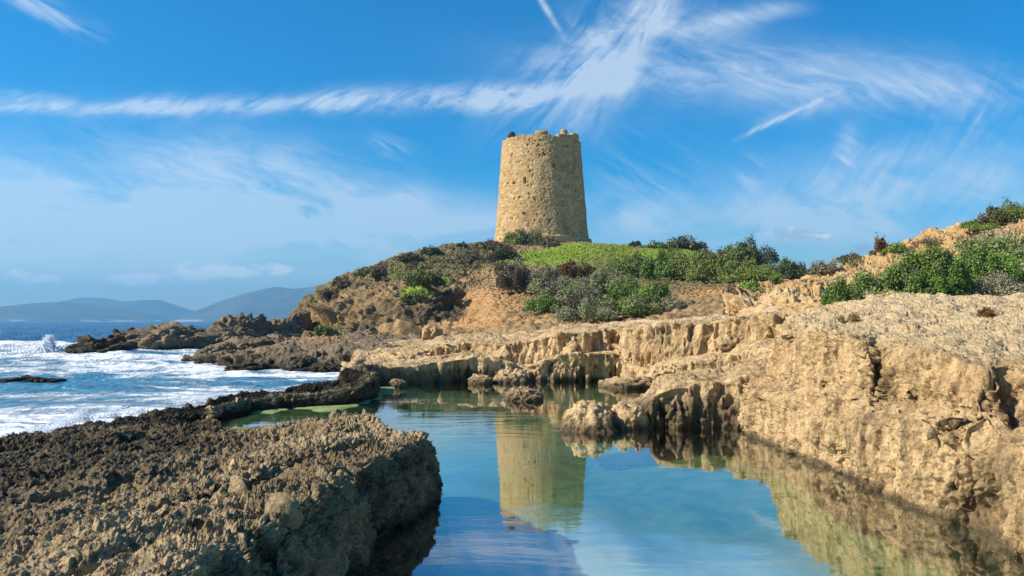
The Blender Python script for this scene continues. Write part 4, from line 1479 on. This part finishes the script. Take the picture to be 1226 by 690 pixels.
shrub('lowest grey green scrub hanging over the tan rock', 668, 740, 360, 389, 'mixed', group=FG, dmin=20, second='grey')
# thicket right of the tower
shrub('dark purple dome bush on the skyline right of tower', 800, 848, 283, 299, 'brown', group=BK, dmin=50, second='dark')
shrub('low dark green hedge strip left of the purple dome bush', 768, 810, 289, 298, 'green', group=BK, dmin=50, second='dark')
shrub('tiny grey bush at the top of the track', 754, 768, 289, 296, 'dark', group=BK, dmin=50)
shrub('left end of the green thicket beside the dirt track', 730, 790, 303, 332, 'olive', group=BK, dmin=40, second='green')
shrub('green thicket block with brown streaks behind the bare ground', 776, 846, 300, 338, 'olive', group=BK, dmin=40, second='green')
shrub('brown tinged middle of the green thicket', 830, 890, 299, 340, 'olive', group=BK, dmin=40, second='brown')
shrub('dark green peak of the thicket on the skyline', 868, 932, 289, 322, 'green', group=BK, dmin=40, second='dark')
shrub('green thicket base below its dark peak', 868, 930, 310, 341, 'olive', group=BK, dmin=36, second='green')
shrub('rounded green bush breaking the skyline at the thicket end', 926, 962, 300, 318, 'green', group=BK, dmin=40, second='dark')
shrub('dark lower right end of the thicket', 918, 978, 312, 337, 'green', group=BK, dmin=34, second='dark')
shrub('small round green bush alone before the thicket end', 923, 941, 330, 341, 'green', group=BK, dmin=20)
shrub('bright green low bush on the edge of the bare ground', 890, 914, 338, 350, 'bright', group=BK, dmin=14)
shrub('brown dry tuft left of the bright low bush', 868, 894, 342, 353, 'rust', group=BK, dmin=14, second='brown')
# right slope
shrub('grey scrub where the right slope meets the thicket', 972, 1012, 313, 330, 'grey', group=SL, dmin=14, second='dark')
shrub('brown grey scrub strip along the foot of the ridge', 1006, 1042, 308, 320, 'brown', group=SL, dmin=14, second='olive')
shrub('upright brown shrub standing on the ridge', 1049, 1069, 285, 307, 'brown', group=SL, dmin=14, second='rust')
shrub('low green bush right of the upright brown shrub', 1062, 1100, 291, 304, 'olive', group=SL, dmin=14, second='green')
shrub('thin scrub on the ridge halfway up the slope', 1104, 1146, 283, 293, 'brown', group=SL, dmin=14, second='grey')
shrub('small upright dark shrub near the top of the ridge', 1174, 1188, 256, 273, 'brown', group=SL, dmin=14)
shrub('big dark bush at the top right corner of the ridge', 1190, 1240, 242, 268, 'olive', group=SL, dmin=14, second='dark')
shrub('green fringe under the top corner bush', 1160, 1200, 264, 277, 'olive', group=SL, dmin=14, second='bright')
shrub('shaded green bush inside the dark hollow', 990, 1036, 336, 370, 'green', group=SL, dmin=11.3, twigs=True, leaf_px=2.6)
shrub('taller green bush at the right of the hollow', 1022, 1064, 328, 368, 'green', group=SL, dmin=11.3, twigs=True, leaf_px=2.6)
shrub('large green bush, left peak of the slope thicket', 1062, 1126, 310, 360, 'green', group=SL, dmin=11.3, twigs=True, leaf_px=2.6, second='bright')
shrub('tallest green bush in the middle of the slope thicket', 1108, 1176, 303, 354, 'green', group=SL, dmin=11.3, twigs=True, leaf_px=2.6, second='bright')
shrub('bright green low bush before the tallest slope bush', 1090, 1160, 330, 362, 'bright', group=SL, dmin=11.3, leaf_px=2.6, second='green')
shrub('broad green bush at the right frame edge', 1160, 1245, 309, 346, 'bright', group=SL, dmin=11.3, twigs=True, leaf_px=2.6, second='green')
shrub('grey green scrub above the broad bush at the frame edge', 1172, 1250, 293, 316, 'mixed', group=SL, dmin=13, leaf_px=2.2, second='green')
shrub('round grey leafless scrub at the right of the cliff top', 1172, 1250, 331, 364, 'grey', group=SL, dmin=11.2, leaf_px=2.0)
shrub('small dry tuft on the bleached cliff top', 1176, 1198, 369, 381, 'rust', dmin=5.5, leaf_px=1.6, name='dry_tuft', group='dry tufts on the cliff top')
shrub('faint dry tuft near the left end of the cliff top', 1010, 1030, 381, 388, 'straw', dmin=5.5, leaf_px=2.2, lobes=4, n=600, name='dry_tuft', group='dry tufts on the cliff top')

# ------------------------------------------------------------------ grass
HILL_I, SLOPE_I = 5, 6
def grass(name, label, patches, kind, n, hpx, dmin, idx=HILL_I):
    P_, N_ = [], []
    r = random.Random(5)
    tot = sum(a[4] for a in patches)
    pts = []
    for (cx, cy, rx, ry, wgt) in patches:
        k = int(n * wgt / tot)
        for _ in range(k):
            X, Y = r.gauss(cx, rx), r.gauss(cy, ry)
            g = ground_at_one(X, Y, dmin, idx)
            if g is not None:
                pts.append((g.x, g.y, g.z))
    pts = np.array(pts)
    s = hpx / F * pts[:, 1:2]
    m_ = len(pts)
    a = RNG.uniform(0, 6.28, m_)
    t = np.stack([np.cos(a), np.sin(a), 0 * a], 1) * s * .45
    up = np.stack([RNG.normal(0, .35, m_), RNG.normal(0, .35, m_), np.ones(m_)], 1) * s * RNG.uniform(.5, 1.2, (m_, 1))
    v = np.stack([pts - t, pts + t, pts + t * .5 + up, pts - t * .7 + up * .8], 1).reshape(-1, 3)
    o = mesh_obj(name, v, np.arange(m_ * 4).reshape(m_, 4), M_leaf[kind], smooth=False)
    tag(o, label, 'grass', kind='stuff')




def ground_at_one(X, Y, dmin, idx=HILL_I):
    r = ray(X, Y).normalized()
    h = _bvh(idx).ray_cast(Vector((0, 0, HC)) + r * (dmin / r.y), r)
    return h[0]


grass('grass', 'bright green grass on the hilltop and flank', [(700, 301, 32, 6, 8), (660, 308, 26, 5, 3), (790, 303, 28, 4, 2), (740, 297, 20, 2.5, 2), (498, 352, 12, 3, 1.2),
      (472, 326, 10, 5, .6), (530, 338, 6, 2.5, .5), (586, 300, 6, 3, .4)], 'grass', 3600, 1.2, 30)
grass('dry_grass', 'thin dry grass on the flank and bare ground', [(540, 318, 40, 12, 3), (480, 340, 40, 14, 2), (840, 350, 40, 4, 1), (720, 312, 20, 4, .6)], 'straw', 2600, 1.3, 20)

grass('low_scrub', 'low olive and brown ground cover over the left flank', [(560, 312, 36, 8, 1), (490, 322, 30, 6, .5), (590, 308, 30, 7, .7),
      (390, 394, 24, 6, .3), (700, 350, 55, 18, 3), (840, 325, 60, 12, 2)], 'olive', 4600, 1.9, 25)
grass('dry_scrub', 'low brown twiggy ground cover on the flank of the hill', [(540, 312, 40, 7, 1), (460, 328, 30, 6, .4), (610, 332, 24, 12, 1.2), (690, 345, 50, 16, 1.5)], 'brown', 2400, 1.9, 25)

grass('slope_scrub', 'low green ground cover between the bushes on the right slope', [(1120, 338, 36, 9, 3), (1200, 325, 30, 12, 3), (1190, 300, 24, 8, 1.5), (1085, 345, 20, 8, 1.2)], 'green', 5200, 3.0, 10, SLOPE_I)
grass('slope_twigs', 'low dry twigs between the bushes on the right slope', [(1130, 332, 40, 12, 2), (1200, 318, 30, 14, 2), (1020, 345, 24, 12, 1), (1185, 285, 26, 6, 1)], 'grey', 2200, 3.0, 10, SLOPE_I)

# ------------------------------------------------------------------ wave spray
m, nt, p = new_mat('spray')
p.inputs['Base Color'].default_value = (.86, .89, .91, 1)
p.inputs['Roughness'].default_value = .8
M_spray = m


def spray(label, lobes, n, size, seed, burst=None):
    r = np.random.default_rng(seed)
    V_, F_ = [], []
    iv, if_ = ico(1)
    base = 0
    for (X, Yb, w, h, d, k) in lobes:
        b = np.array(P(X, Yb, d))
        b[2] = max(b[2], 0)
        for _ in range(k):
            t = r.uniform(0, 1) ** 1.7
            px = r.normal(0, .5) * w * (1 - .6 * t) + t * w * .3
            s = size * d / 26 * r.uniform(.25, 1.3) * (1 - .7 * t)
            c = b + np.array([px / F * d, r.normal(0, .35) * w / F * d, t * h / F * d])
            V_.append(iv * s * r.uniform(.7, 1.3, (1, 3)) + c)
            F_.append(if_ + base)
            base += len(iv)
    o = mesh_obj('sea_spray', np.concatenate(V_), np.concatenate(F_), M_spray)
    tag(o, label, 'spray', kind='stuff')


spray('white plume of spray bursting against the outermost reef rock',
      [(56, 421, 9, 20, 25.5, 1500), (50, 421, 18, 10, 25.5, 1400), (78, 420, 14, 8, 26, 800), (30, 424, 22, 4, 25, 800), (95, 414, 10, 5, 28.5, 300)], 0, .04, 3)
spray('white spray where the surf meets the pitted shelf',
      [(75, 512, 22, 12, 6.9, 1000), (95, 505, 14, 16, 7.2, 1000), (40, 520, 22, 9, 6.6, 800), (10, 527, 20, 7, 6.4, 700), (130, 500, 14, 8, 7.4, 500), (165, 494, 14, 6, 7.8, 400), (240, 480, 24, 6, 9.6, 500)], 0, .03, 4)
